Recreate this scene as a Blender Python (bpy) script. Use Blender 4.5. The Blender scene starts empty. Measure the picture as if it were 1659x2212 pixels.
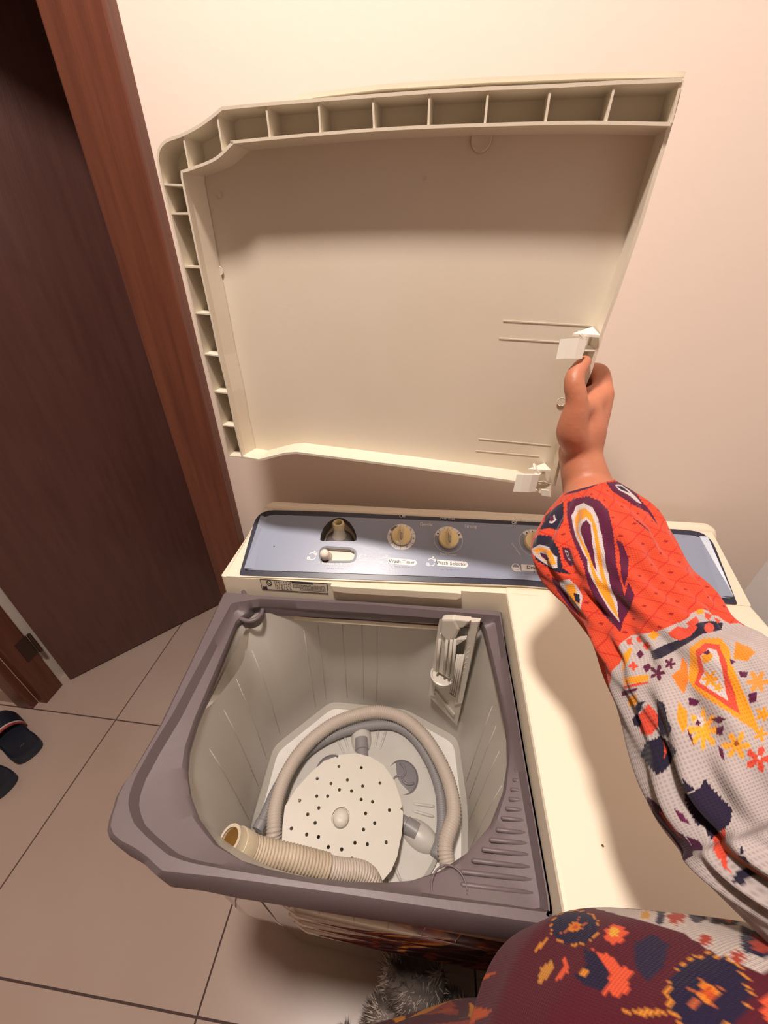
import bpy, bmesh, math, random
import numpy as np
from mathutils import Vector, Matrix
random.seed(7); np.random.seed(7)
SC = bpy.context.scene
COL = SC.collection
PI = math.pi

# ------------------------------------------------------------------ camera
W, H, F = 1659.0, 2212.0, 832.0
CX, CY = W / 2, H / 2
CAM = np.array([0.0, 0.0, 1.40])
def _ray(x, y):
    v = np.array([x - CX, -(y - CY), -F]); return v / np.linalg.norm(v)
_Z = -_ray(804, 2328)
_Y = _ray(945, 542); _Y = _Y - _Z * _Y.dot(_Z); _Y /= np.linalg.norm(_Y)
_X = np.cross(_Y, _Z)
RW = np.array([_X, _Y, _Z])                 # world = RW @ cam
cam_d = bpy.data.cameras.new('camera')
cam = bpy.data.objects.new('camera', cam_d); COL.objects.link(cam)
cam_d.sensor_fit = 'HORIZONTAL'; cam_d.sensor_width = 36.0; cam_d.lens = 36.0 * F / W
cam_d.clip_start = 0.01; cam_d.clip_end = 50
M4 = Matrix([list(RW[i]) + [CAM[i]] for i in range(3)] + [[0, 0, 0, 1]])
cam.matrix_world = M4
SC.camera = cam

# ------------------------------------------------------------------ light
SC.view_settings.view_transform = 'Standard'
SC.view_settings.look = 'None'
SC.view_settings.gamma = 1.0
SC.view_settings.use_curve_mapping = False
SC.view_settings.exposure = 0.1
wd = bpy.data.worlds.new('world'); SC.world = wd; wd.use_nodes = True
wd.node_tree.nodes['Background'].inputs[0].default_value = (0.9, 0.93, 1.0, 1)
wd.node_tree.nodes['Background'].inputs[1].default_value = 0.0
LAMP = (-0.20, 0.08, 2.50)
def area(name, loc, size, power, color, rot=(0, 0, 0), shape='DISK', sy=None):
    d = bpy.data.lights.new(name, 'AREA'); d.shape = shape; d.size = size
    if sy: d.size_y = sy
    d.energy = power; d.color = color
    o = bpy.data.objects.new(name, d); o.location = loc; o.rotation_euler = rot; COL.objects.link(o)
    return o
area('ceiling_lamp_light_offscreen', (LAMP[0], LAMP[1], LAMP[2] - 0.012), 0.15, 24.5, (1.0, 0.87, 0.785))

# ------------------------------------------------------------------ pixel helpers
def wray(p): return RW @ _ray(p[0], p[1])
def onz(p, z):
    d = wray(p); t = (z - CAM[2]) / d[2]; return CAM + t * d
def ony(p, y):
    d = wray(p); t = (y - CAM[1]) / d[1]; return CAM + t * d
def onpl(p, P0, n):
    d = wray(p); t = np.dot(np.asarray(P0) - CAM, n) / np.dot(d, n); return CAM + t * d
def atd(p, dist): return CAM + wray(p) * dist
def proj(V):
    c = (V - CAM) @ RW
    return np.stack([CX + F * c[:, 0] / -c[:, 2], CY - F * c[:, 1] / -c[:, 2]], 1), -c[:, 2]

# ------------------------------------------------------------------ materials
def lin(c):
    return tuple(((v / 255.0) / 12.92 if v / 255.0 <= 0.04045 else ((v / 255.0 + 0.055) / 1.055) ** 2.4) for v in c)
MATS = {}
def mat(name, rgb, rough=0.5, metal=0.0, var=0.0, vscale=8.0, bump=0.0, bscale=200.0, var_rgb=None, coat=0.0, spec=0.5, stretch=None, rvar=0.0, sss=0.0, alpha=1.0):
    m = bpy.data.materials.new(name); m.use_nodes = True
    nt = m.node_tree; b = nt.nodes['Principled BSDF']
    c = lin(rgb) + (1,)
    b.inputs['Base Color'].default_value = c
    b.inputs['Roughness'].default_value = rough
    b.inputs['Metallic'].default_value = metal
    b.inputs['Specular IOR Level'].default_value = spec
    b.inputs['Coat Weight'].default_value = coat
    b.inputs['Alpha'].default_value = alpha
    if sss: 
        b.inputs['Subsurface Weight'].default_value = sss
        b.inputs['Subsurface Radius'].default_value = (0.012, 0.005, 0.003)
    tc = nt.nodes.new('ShaderNodeTexCoord'); vec = tc.outputs['Object']
    if stretch:
        mp = nt.nodes.new('ShaderNodeMapping'); mp.inputs['Scale'].default_value = stretch
        nt.links.new(vec, mp.inputs[0]); vec = mp.outputs[0]
    if var > 0:
        n = nt.nodes.new('ShaderNodeTexNoise'); n.inputs['Scale'].default_value = vscale; n.inputs['Detail'].default_value = 6
        nt.links.new(vec, n.inputs['Vector'])
        r = nt.nodes.new('ShaderNodeValToRGB'); r.color_ramp.elements[0].position = 0.35; r.color_ramp.elements[1].position = 0.68
        nt.links.new(n.outputs['Fac'], r.inputs[0])
        mx = nt.nodes.new('ShaderNodeMix'); mx.data_type = 'RGBA'
        c2 = lin(var_rgb) if var_rgb else tuple(v * 0.6 for v in c[:3])
        mx.inputs[6].default_value = c; mx.inputs[7].default_value = c2 + (1,)
        ml = nt.nodes.new('ShaderNodeMath'); ml.operation = 'MULTIPLY'; ml.inputs[1].default_value = var
        nt.links.new(r.outputs[0], ml.inputs[0]); nt.links.new(ml.outputs[0], mx.inputs[0])
        nt.links.new(mx.outputs[2], b.inputs['Base Color'])
        if rvar > 0:
            ra = nt.nodes.new('ShaderNodeMath'); ra.operation = 'MULTIPLY_ADD'; ra.inputs[1].default_value = rvar; ra.inputs[2].default_value = rough
            nt.links.new(n.outputs['Fac'], ra.inputs[0]); nt.links.new(ra.outputs[0], b.inputs['Roughness'])
    if bump > 0:
        n2 = nt.nodes.new('ShaderNodeTexNoise'); n2.inputs['Scale'].default_value = bscale; n2.inputs['Detail'].default_value = 3
        nt.links.new(vec, n2.inputs['Vector'])
        bp = nt.nodes.new('ShaderNodeBump'); bp.inputs['Strength'].default_value = bump; bp.inputs['Distance'].default_value = 0.002
        nt.links.new(n2.outputs['Fac'], bp.inputs['Height']); nt.links.new(bp.outputs[0], b.inputs['Normal'])
    MATS[name] = m
    return m
M = MATS
mat('wall_paint', (236, 220, 207), 0.62, var=0.12, vscale=2.5, bump=0.08, bscale=120, var_rgb=(229, 211, 197))
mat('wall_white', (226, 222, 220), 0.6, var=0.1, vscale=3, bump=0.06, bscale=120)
mat('ceiling_paint', (238, 232, 222), 0.7)
mat('wood_leaf', (98, 64, 58), 0.33, var=0.55, vscale=4, var_rgb=(80, 48, 44), stretch=(14, 14, 1.2), bump=0.15, bscale=30, coat=0.15)
mat('wood_casing', (110, 62, 44), 0.42, var=0.7, vscale=5, var_rgb=(82, 42, 30), stretch=(16, 16, 1.0), bump=0.2, bscale=30, coat=0.1)
mat('grout', (92, 72, 66), 0.8)
mat('tile_porcelain', (200, 178, 165), 0.28, var=0.5, vscale=3.0, var_rgb=(186, 160, 144), coat=0.1, rvar=0.1)
mat('baseboard_tile', (172, 152, 138), 0.35, var=0.4, vscale=5)
mat('cream_plastic', (240, 230, 208), 0.34, var=0.12, vscale=6, var_rgb=(232, 218, 188), bump=0.03, bscale=500)
mat('lid_plastic', (224, 214, 196), 0.4, var=0.35, vscale=7, var_rgb=(214, 200, 172), bump=0.04, bscale=400)
mat('lid_clip', (242, 238, 226), 0.35, var=0.1, vscale=20)
mat('lid_dirt', (190, 160, 90), 0.6, var=0.6, vscale=60)
mat('grey_frame', (112, 100, 103), 0.4, var=0.35, vscale=14, var_rgb=(98, 86, 89), bump=0.05, bscale=300, rvar=0.12)
mat('tub_plastic', (204, 199, 190), 0.33, var=0.35, vscale=5, var_rgb=(188, 181, 168), bump=0.03, bscale=90)
mat('tub_base_white', (236, 232, 226), 0.5, var=0.25, vscale=40, var_rgb=(200, 196, 190))
mat('pulsator_plastic', (206, 203, 196), 0.4, var=0.2, vscale=20)
mat('roller_grey', (150, 147, 148), 0.4, var=0.2, vscale=30)
mat('swirl_grey', (128, 124, 128), 0.4)
mat('plate_plastic', (226, 221, 210), 0.42, var=0.15, vscale=12)
mat('hose_beige', (202, 190, 178), 0.45, var=0.25, vscale=20, var_rgb=(186, 172, 158))
mat('hose_grey', (150, 148, 150), 0.42, var=0.2, vscale=25)
mat('hose_end', (212, 202, 182), 0.45, var=0.4, vscale=25, var_rgb=(190, 165, 110))
mat('hose_stain', (188, 172, 150), 0.55, var=0.9, vscale=28, var_rgb=(206, 192, 170))
mat('hose_inside', (120, 84, 24), 0.7, var=0.6, vscale=60)
mat('fascia_blue', (146, 156, 178), 0.27, var=0.2, vscale=20, var_rgb=(140, 146, 160), rvar=0.1, bump=0.03, bscale=300)
mat('fascia_border', (42, 44, 62), 0.35)
mat('recess_grey', (112, 108, 106), 0.5)
mat('nozzle_cream', (212, 205, 192), 0.4)
mat('nozzle_ring', (232, 216, 168), 0.4)
mat('knob_white', (236, 226, 214), 0.3)
mat('knob_yellow', (252, 234, 178), 0.35)
mat('chrome', (200, 190, 178), 0.12, metal=1.0)
mat('print_white', (244, 242, 240), 0.5)
mat('print_grey', (120, 122, 130), 0.5)
mat('print_dark', (62, 62, 70), 0.5)
mat('print_red', (150, 112, 108), 0.5)
mat('sticker_paper', (226, 216, 196), 0.45)
mat('front_gloss', (214, 206, 198), 0.09, metal=0.92, var=0.1, vscale=4)
mat('filter_plastic', (214, 208, 196), 0.35)
mat('skin', (190, 122, 92), 0.48, var=0.35, vscale=22, var_rgb=(174, 104, 76), bump=0.12, bscale=300, sss=0.08)
mat('nail', (222, 160, 136), 0.3)
mat('cat_fur', (140, 128, 120), 0.85, var=0.9, vscale=16, var_rgb=(58, 50, 48), bump=0.6, bscale=90, stretch=(1, 2.4, 1))
mat('cat_hair_light', (196, 182, 170), 0.8)
mat('cat_hair_dark', (98, 88, 83), 0.8)
mat('cat_nose', (120, 76, 70), 0.5)
mat('cat_eye', (170, 150, 60), 0.15)
mat('slipper_navy', (24, 32, 48), 0.6, var=0.3, vscale=30)
mat('slipper_side', (44, 52, 62), 0.6)
mat('strap_red', (168, 62, 62), 0.6)
mat('strap_white', (216, 200, 196), 0.6)
mat('hinge_metal', (78, 60, 52), 0.4, metal=0.6)
mat('metal_dull', (150, 138, 124), 0.35, metal=0.8)
m = mat('lamp_glow', (255, 230, 200), 0.5)
m.node_tree.nodes['Principled BSDF'].inputs['Emission Color'].default_value = (1, 0.82, 0.62, 1)
m.node_tree.nodes['Principled BSDF'].inputs['Emission Strength'].default_value = 6.0
mat('hair', (40, 30, 28), 0.5, var=0.5, vscale=40, stretch=(1, 1, 6), bump=0.4, bscale=60)
mat('eye_white', (232, 228, 222), 0.2)
mat('iris', (60, 40, 30), 0.2)
mat('lips', (170, 92, 84), 0.45)
mat('sleeve_plain', (200, 72, 44), 0.85, var=0.3, vscale=30)
mat('trouser', (70, 20, 34), 0.85)
mat('lamp_rim', (238, 236, 232), 0.4)

def cloth_mat(name, wu=63.0, wv=45.0, rough=0.85, bump=0.35, sheen=0.2, amt=0.4):
    m = bpy.data.materials.new(name); m.use_nodes = True
    nt = m.node_tree; b = nt.nodes['Principled BSDF']; b.inputs['Roughness'].default_value = rough
    b.inputs['Specular IOR Level'].default_value = 0.2
    b.inputs['Sheen Weight'].default_value = sheen
    a = nt.nodes.new('ShaderNodeAttribute'); a.attribute_name = 'print'
    uv = nt.nodes.new('ShaderNodeUVMap'); uv.uv_map = 'UVMap'
    ck = nt.nodes.new('ShaderNodeTexWave'); ck.inputs['Scale'].default_value = wu; ck.bands_direction = 'X'
    ck2 = nt.nodes.new('ShaderNodeTexWave'); ck2.inputs['Scale'].default_value = wv; ck2.bands_direction = 'Y'
    nt.links.new(uv.outputs[0], ck.inputs[0]); nt.links.new(uv.outputs[0], ck2.inputs[0])
    ad = nt.nodes.new('ShaderNodeMath'); ad.operation = 'MULTIPLY'
    nt.links.new(ck.outputs['Fac'], ad.inputs[0]); nt.links.new(ck2.outputs['Fac'], ad.inputs[1])
    ml = nt.nodes.new('ShaderNodeMix'); ml.data_type = 'RGBA'; ml.blend_type = 'MULTIPLY'
    sc = nt.nodes.new('ShaderNodeMath'); sc.operation = 'MULTIPLY'; sc.inputs[1].default_value = amt
    nt.links.new(ad.outputs[0], sc.inputs[0]); nt.links.new(sc.outputs[0], ml.inputs[0])
    nt.links.new(a.outputs['Color'], ml.inputs[6]); ml.inputs[7].default_value = (0.35, 0.3, 0.3, 1)
    nt.links.new(ml.outputs[2], b.inputs['Base Color'])
    bp = nt.nodes.new('ShaderNodeBump'); bp.inputs['Strength'].default_value = bump; bp.inputs['Distance'].default_value = 0.0006
    nt.links.new(ad.outputs[0], bp.inputs['Height']); nt.links.new(bp.outputs[0], b.inputs['Normal'])
    MATS[name] = m
cloth_mat('sleeve_cloth'); cloth_mat('dress_cloth', 150, 190, 0.8, 0.4, 0.05, 0.15)

# ------------------------------------------------------------------ object helpers
def props(o, label=None, cat=None, group=None, kind=None):
    if label: o['label'] = label
    if cat: o['category'] = cat
    if group: o['group'] = group
    if kind: o['kind'] = kind
    return o
def thing(name, loc, label=None, cat=None, group=None, kind=None):
    o = bpy.data.objects.new(name, None); o.location = loc; o.empty_display_size = 0.05
    COL.objects.link(o)
    return props(o, label, cat, group, kind)
def rootloc(o):
    v = Vector((0, 0, 0))
    while o is not None:
        v = v + o.location; o = o.parent
    return np.array(v)
def obj(name, V, Fc, m, parent=None, smooth=False, origin=None, bev=0.0, auto=None):
    V = np.asarray(V, dtype=float)
    if parent is not None: off = rootloc(parent)
    else: off = np.array(origin) if origin is not None else np.zeros(3)
    me = bpy.data.meshes.new(name)
    me.from_pydata([tuple(v) for v in (V - off)], [], [tuple(int(i) for i in f) for f in Fc])
    bm = bmesh.new(); bm.from_mesh(me); bmesh.ops.recalc_face_normals(bm, faces=bm.faces[:]); bm.to_mesh(me); bm.free()
    if isinstance(m, str): m = M[m]
    me.materials.append(m)
    o = bpy.data.objects.new(name, me); COL.objects.link(o)
    if parent is not None: o.parent = parent
    else: o.location = off
    if smooth:
        me.shade_smooth()
        if auto:
            me.set_sharp_from_angle(angle=math.radians(auto))
    if bev > 0:
        bv = o.modifiers.new('bevel', 'BEVEL'); bv.width = bev; bv.segments = 2; bv.limit_method = 'ANGLE'; bv.angle_limit = math.radians(40)
    return o
class MB:
    def __init__(s): s.V = []; s.F = []
    def add(s, V, Fc):
        o = len(s.V); s.V += [tuple(v) for v in V]; s.F += [tuple(i + o for i in f) for f in Fc]; return s
    def box(s, x0, x1, y0, y1, z0, z1):
        return s.add([(x0,y0,z0),(x1,y0,z0),(x1,y1,z0),(x0,y1,z0),(x0,y0,z1),(x1,y0,z1),(x1,y1,z1),(x0,y1,z1)],
                     [(0,3,2,1),(4,5,6,7),(0,1,5,4),(1,2,6,5),(2,3,7,6),(3,0,4,7)])
    def prism(s, A, B):
        n = len(A); return s.add(list(A) + list(B), [tuple(range(n))[::-1], tuple(range(n, 2 * n))] + [(i, (i + 1) % n, n + (i + 1) % n, n + i) for i in range(n)])
    def go(s, name, m, parent=None, **k): return obj(name, s.V, s.F, m, parent, **k)
def loft(loops, cap0=False, cap1=False, closed=True):
    n = len(loops[0]); V = [tuple(p) for L in loops for p in L]; Fc = []
    for k in range(len(loops) - 1):
        for i in range(n if closed else n - 1):
            j = (i + 1) % n
            Fc.append((k * n + i, k * n + j, (k + 1) * n + j, (k + 1) * n + i))
    if cap0: Fc.append(tuple(range(n))[::-1])
    if cap1: Fc.append(tuple((len(loops) - 1) * n + i for i in range(n)))
    return V, Fc
def frames(P):
    P = np.asarray(P, float); n = len(P); T = np.gradient(P, axis=0); T /= np.linalg.norm(T, axis=1)[:, None]
    a = np.array([0, 0, 1.0]) if abs(T[0][2]) < 0.9 else np.array([1.0, 0, 0])
    N = np.zeros_like(P); v = np.cross(T[0], a); v /= np.linalg.norm(v)
    for i in range(n):
        v = v - T[i] * v.dot(T[i]); v /= np.linalg.norm(v); N[i] = v
    return T, N, np.cross(T, N)
def tube(P, r, seg=16, cap=True):
    P = np.asarray(P, float); T, N, B = frames(P)
    r = np.broadcast_to(np.asarray(r, float), (len(P),))
    th = np.linspace(0, 2 * PI, seg, endpoint=False)
    loops = [[P[i] + r[i] * (math.cos(t) * N[i] + math.sin(t) * B[i]) for t in th] for i in range(len(P))]
    return loft(loops, cap, cap)
def spline(P, n, closed=False):
    P = np.asarray(P, float); m = len(P)
    if closed: Q = np.vstack([P[-1], P, P[0], P[1]]); segs = m
    else: Q = np.vstack([2 * P[0] - P[1], P, 2 * P[-1] - P[-2]]); segs = m - 1
    out = []
    for u in np.linspace(0, segs, n, endpoint=not closed):
        k = min(int(u), segs - 1); t = u - k
        p0, p1, p2, p3 = Q[k], Q[k + 1], Q[k + 2], Q[k + 3]
        out.append(0.5 * (2 * p1 + (p2 - p0) * t + (2 * p0 - 5 * p1 + 4 * p2 - p3) * t * t + (3 * p1 - p0 - 3 * p2 + p3) * t ** 3))
    return np.array(out)
def flat(polys, thick, xf, bevel=0.0):
    """2-D outlines (the first is the outside, others may be holes) filled, given thickness, placed with xf(x, y, z) -> world"""
    cu = bpy.data.curves.new('tmp', 'CURVE'); cu.dimensions = '2D'; cu.fill_mode = 'BOTH'; cu.extrude = thick / 2; cu.bevel_depth = bevel
    for pl in polys:
        sp = cu.splines.new('POLY'); sp.points.add(len(pl) - 1)
        for q, p in zip(sp.points, pl): q.co = (p[0], p[1], 0, 1)
        sp.use_cyclic_u = True
    return curve_mesh(cu, xf, thick / 2)
def curve_mesh(cu, xf, zoff=0.0):
    o = bpy.data.objects.new('tmp', cu); COL.objects.link(o)
    dg = bpy.context.evaluated_depsgraph_get(); me = bpy.data.meshes.new_from_object(o.evaluated_get(dg))
    V = [xf(v.co.x, v.co.y, v.co.z + zoff) for v in me.vertices]; Fc = [tuple(p.vertices) for p in me.polygons]
    bpy.data.objects.remove(o); bpy.data.curves.remove(cu); bpy.data.meshes.remove(me)
    return V, Fc
def text(s, size, xf, thick=0.0003, align='CENTER'):
    cu = bpy.data.curves.new('tmp', 'FONT'); cu.body = s; cu.size = size; cu.align_x = align; cu.align_y = 'CENTER'; cu.extrude = thick / 2; cu.resolution_u = 3
    return curve_mesh(cu, xf, thick / 2)
def circ(cx, cy, r, n=24, ry=None, a0=0): return [(cx + r * math.cos(a0 + 2 * PI * i / n), cy + (ry or r) * math.sin(a0 + 2 * PI * i / n)) for i in range(n)]
def arcring(cx, cy, r0, r1, a0, a1, n=24):
    A = [a0 + (a1 - a0) * i / n for i in range(n + 1)]
    return [(cx + r1 * math.cos(a), cy + r1 * math.sin(a)) for a in A] + [(cx + r0 * math.cos(a), cy + r0 * math.sin(a)) for a in A[::-1]]
def lathe(prof, c, axis=(0, 0, 1), n=32, caps=True):
    ax = np.array(axis, float); ax /= np.linalg.norm(ax)
    a = np.array([1.0, 0, 0]) if abs(ax[0]) < 0.9 else np.array([0, 1.0, 0])
    u = np.cross(ax, a); u /= np.linalg.norm(u); v = np.cross(ax, u); c = np.array(c, float)
    loops = [[c + ax * h + r * (math.cos(t) * u + math.sin(t) * v) for t in np.linspace(0, 2 * PI, n, endpoint=False)] for r, h in prof]
    return loft(loops, caps, caps)
def ellipsoid(c, r, rot=None, nu=20, nv=12):
    V = []; Fc = []
    for j in range(nv + 1):
        ph = PI * j / nv
        for i in range(nu):
            t = 2 * PI * i / nu
            p = np.array([r[0] * math.sin(ph) * math.cos(t), r[1] * math.sin(ph) * math.sin(t), r[2] * math.cos(ph)])
            if rot is not None: p = rot @ p
            V.append(tuple(np.array(c) + p))
    for j in range(nv):
        for i in range(nu):
            k = (i + 1) % nu; Fc.append((j * nu + i, (j + 1) * nu + i, (j + 1) * nu + k, j * nu + k))
    return V, Fc
def remeshed(name, mb, m, parent, voxel=0.003, smooth=6, origin=None):
    o = obj(name, mb.V, mb.F, m, parent, origin=origin)
    r = o.modifiers.new('r', 'REMESH'); r.mode = 'VOXEL'; r.voxel_size = voxel
    s = o.modifiers.new('s', 'SMOOTH'); s.iterations = smooth; s.factor = 0.5
    dg = bpy.context.evaluated_depsgraph_get(); dg.update()
    me = bpy.data.meshes.new_from_object(o.evaluated_get(dg)); me.name = name
    o.modifiers.clear(); o.data = me; me.shade_smooth()
    if not me.materials: me.materials.append(M[m])
    return o
def taper(P, R, seg=14):
    """rounded tapering limb through the joints P with radii R"""
    P = np.asarray(P, float); n = max(8, 6 * len(P)); Q = spline(P, n); r = np.interp(np.linspace(0, len(P) - 1, n), range(len(P)), R)
    mb = MB(); mb.add(*tube(Q, r, seg)); mb.add(*ellipsoid(Q[0], (r[0],) * 3, nu=seg)); mb.add(*ellipsoid(Q[-1], (r[-1],) * 3, nu=seg))
    return mb.V, mb.F
# ================================================================== THE ROOM
YW = 0.63                                             # plane of the wall behind the machine
CEIL = 2.50
XR = 0.665
floor = MB().box(-2.3, XR + 0.1, -3.2, 2.4, -0.05, -0.003).go('floor', 'grout'); props(floor, kind='structure', label='beige porcelain floor tiles with dark grout lines')
TX, TY, GX0, GY0, GAP = 0.614, 0.576, -1.007, 0.606, 0.0022
tile_me = None
for i in range(-3, 4):
    for j in range(-7, 4):
        x0 = GX0 + i * TX; x1 = x0 + TX; y0 = GY0 + j * TY; y1 = y0 + TY
        if x0 > XR or x1 < -2.3 or y1 < -3.2 or y0 > 2.4: continue
        if tile_me is None:
            t = MB().box(GAP, TX - GAP, GAP, TY - GAP, -0.004, 0.0).go('tile', 'tile_porcelain', bev=0.0008); tile_me = t.data
        else:
            t = bpy.data.objects.new('tile', tile_me); COL.objects.link(t)
        t.parent = floor; t.location = (x0, y0, 0)
def wall(name, x0, x1, y0, y1, z0, z1, m='wall_paint', label=None):
    return props(MB().box(x0, x1, y0, y1, z0, z1).go(name, m), kind='structure', label=label)
JL, JR = -1.295, -0.452                               # door opening
HEAD = 2.06
wall('wall_back', JR + 0.03, XR, YW, YW + 0.12, 0, CEIL, label='cream painted wall behind the washing machine')
wall('wall_back_left', -2.3, JL - 0.03, YW, YW + 0.12, 0, CEIL)
wall('wall_over_door', JL - 0.03, JR + 0.03, YW, YW + 0.12, HEAD + 0.03, CEIL)
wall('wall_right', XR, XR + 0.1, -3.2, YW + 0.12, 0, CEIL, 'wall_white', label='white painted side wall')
wall('wall_left', -2.4, -2.3, -3.2, 2.4, 0, CEIL)
wall('wall_rear', -2.3, XR, -3.3, -3.2, 0, CEIL)
wall('wall_beyond', -2.3, XR, 2.4, 2.5, 0, CEIL)
wall('wall_beyond_right', 0.1, 0.2, YW + 0.12, 2.4, 0, CEIL)
wall('ceiling', -2.3, XR, -3.2, 2.4, CEIL, CEIL + 0.1, 'ceiling_paint')
wall('baseboard_left', -2.3, -1.405, YW - 0.012, YW, 0, 0.075, 'baseboard_tile')

# door frame with the leaf standing ajar into the next room
door = thing('door_1', (JL, 0.66, 0), 'dark brown wooden door standing ajar in its frame', None, None, 'structure')
def casing(name, x0, x1, y0, y1, z0, z1): return MB().box(x0, x1, y0, y1, z0, z1).go(name, 'wood_casing', door, bev=0.003)
casing('casing', JR, -0.373, 0.605, YW + 0.002, 0, HEAD + 0.08)
casing('casing', -1.39, -1.328, 0.605, YW + 0.002, 0, HEAD + 0.08)
casing('casing_head', -1.328, JR, 0.605, YW + 0.002, HEAD, HEAD + 0.08)
casing('jamb', -1.328, JL, 0.6302, 0.704, 0, HEAD)
casing('jamb', JR, JR + 0.032, YW + 0.002, 0.75, 0, HEAD)
casing('jamb_head', JL, JR, YW + 0.002, 0.704, HEAD - 0.001, HEAD + 0.03)
HP = np.array([-1.279, 0.723]); LD = np.array([0.381, 0.429]); LD /= np.linalg.norm(LD); LN = np.array([-LD[1], LD[0]])
def leafbox(a0, a1, d0, d1, z0, z1):
    q = [HP + LD * a + LN * d for a, d in ((a0, d0), (a1, d0), (a1, d1), (a0, d1))]
    mb = MB(); mb.prism([(p[0], p[1], z0) for p in q], [(p[0], p[1], z1) for p in q]); return mb
leaf = leafbox(0.0, 0.83, 0.0, 0.04, 0.008, HEAD - 0.012).go('leaf', 'wood_leaf', door, bev=0.002)
for hz in (0.2, 1.05, 1.85):
    hb = MB(); hb.add(*lathe([(0.006, 0), (0.006, 0.09)], (-1.289, 0.712, hz), n=12))
    h = hb.go('hinge', 'hinge_metal', door, smooth=True, auto=40)
    MB().box(-1.2952, -1.293, 0.665, 0.706, hz, hz + 0.09).go('hinge_plate', 'hinge_metal', h)
lv = MB(); c0 = HP + LD * 0.77
lv.add(*lathe([(0.024, 0), (0.024, 0.008), (0.01, 0.01), (0.009, 0.045)], (c0[0], c0[1], 1.02), (-LN[0], -LN[1], 0), 20))
p0 = c0 - LN * 0.042; p1 = p0 - LD * 0.11
lv.add(*tube([(p0[0], p0[1], 1.02), (p1[0], p1[1], 1.02)], 0.009, 12)); lv.go('door_handle', 'metal_dull', leaf, smooth=True, auto=40)

# the ceiling lamp over the machine, just out of the picture
x, y, z = LAMP; r = 0.09
lt = thing('ceiling_lamp', (x, y, CEIL), 'round flush ceiling lamp above the washing machine', 'lamp')
obj('rim', *lathe([(r + 0.015, 0), (r + 0.015, -0.008), (r + 0.004, -0.011), (r + 0.003, -0.006)], (x, y, CEIL), n=40), m='lamp_rim', parent=lt)
obj('diffuser', *lathe([(r + 0.003, -0.002), (r + 0.003, -0.006), (0.01, -0.0065)], (x, y, CEIL), n=40), m='lamp_glow', parent=lt)

# ================================================================== THE WASHING MACHINE
ZD = 0.923                                            # top of the grey frame
SK = 0.05                                             # the machine stands slightly askew to the wall
wm = thing('washing_machine', (0.12, 0.33, 0), 'cream twin tub washing machine with grey wash rim and blue control panel', 'washing machine')
def pz(pts, z): return np.array([onz(p, z) for p in pts])
CEN = np.array([-0.055, 0.26])
NA = 360
def by_angle(P, z, n=NA, cen=CEN):
    """outline P (world points) resampled at n even angles about the tub centre"""
    P = np.asarray(P)[:, :2]
    D = []
    for i in range(len(P)):
        for t in np.linspace(0, 1, 30, endpoint=False): D.append(P[i] * (1 - t) + P[(i + 1) % len(P)] * t)
    D = np.array(D) - cen; a = np.arctan2(D[:, 1], D[:, 0]); r = np.hypot(D[:, 0], D[:, 1])
    o = np.argsort(a); a = a[o]; r = r[o]
    a = np.r_[a - 2 * PI, a, a + 2 * PI]; r = np.r_[r, r, r]
    th = np.linspace(-PI, PI, n, endpoint=False); rr = np.interp(th, a, r)
    return np.stack([cen[0] + rr * np.cos(th), cen[1] + rr * np.sin(th), np.full(n, z)], 1)
outer_px = [(482,1277),(455,1335),(345,1560),(283,1665),(263,1690),(247,1720),(243,1738),(234,1762),(229,1788),(234,1806),(250,1821),(278,1836),(305,1855),(328,1878),(342,1890),
            (470,1905),(600,1924),(720,1941),(900,1967),(1050,1988),(1197,2008),(1192,1955),(1166,1800),(1137,1635),(1110,1480),(1084,1318),(800,1297),(575,1285)]
low_px = [(342,1893),(357,1907),(513,1940),(739,1977),(1000,2016),(1096,2030),(1202,2046)]
inner_px = [(500,1303),(374,1540),(325,1619),(293,1677),(280,1712),(277,1735),(281,1757),(290,1780),(316,1807),(340,1828),(362,1846),(392,1858),(422,1866),(500,1880),(690,1910),(800,1923),(950,1942),(1100,1960),(1188,1972),
            (1187,1948),(1161,1800),(1132,1635),(1106,1480),(1079,1330),(800,1306),(560,1293)]
open_px = [(548,1316),(512,1345),(462,1465),(424,1556),(406,1615),(402,1660),(409,1715),(430,1770),(470,1825),(520,1858),(580,1879),(660,1896),(760,1907),(830,1908),(890,1902),(950,1882),(1010,1842),(1060,1782),(1088,1710),(1098,1640),(1096,1580),(1080,1500),(1062,1420),(1046,1360),(1038,1341),(800,1327)]
Lo = by_angle(pz(outer_px, ZD), ZD)
Li = by_angle(pz(inner_px, ZD), ZD)
Lop = by_angle(pz(open_px, ZD - 0.022), ZD - 0.022)
def shift(L, k, z): 
    Q = L.copy(); d = Q[:, :2] - CEN; l = np.linalg.norm(d, axis=1)[:, None]; Q[:, :2] = CEN + d * (l + k) / l; Q[:, 2] = z; return Q
low = pz(low_px, ZD - 0.040); 
Ll = Lo.copy(); Ll[:, 2] = ZD - 0.040
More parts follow.
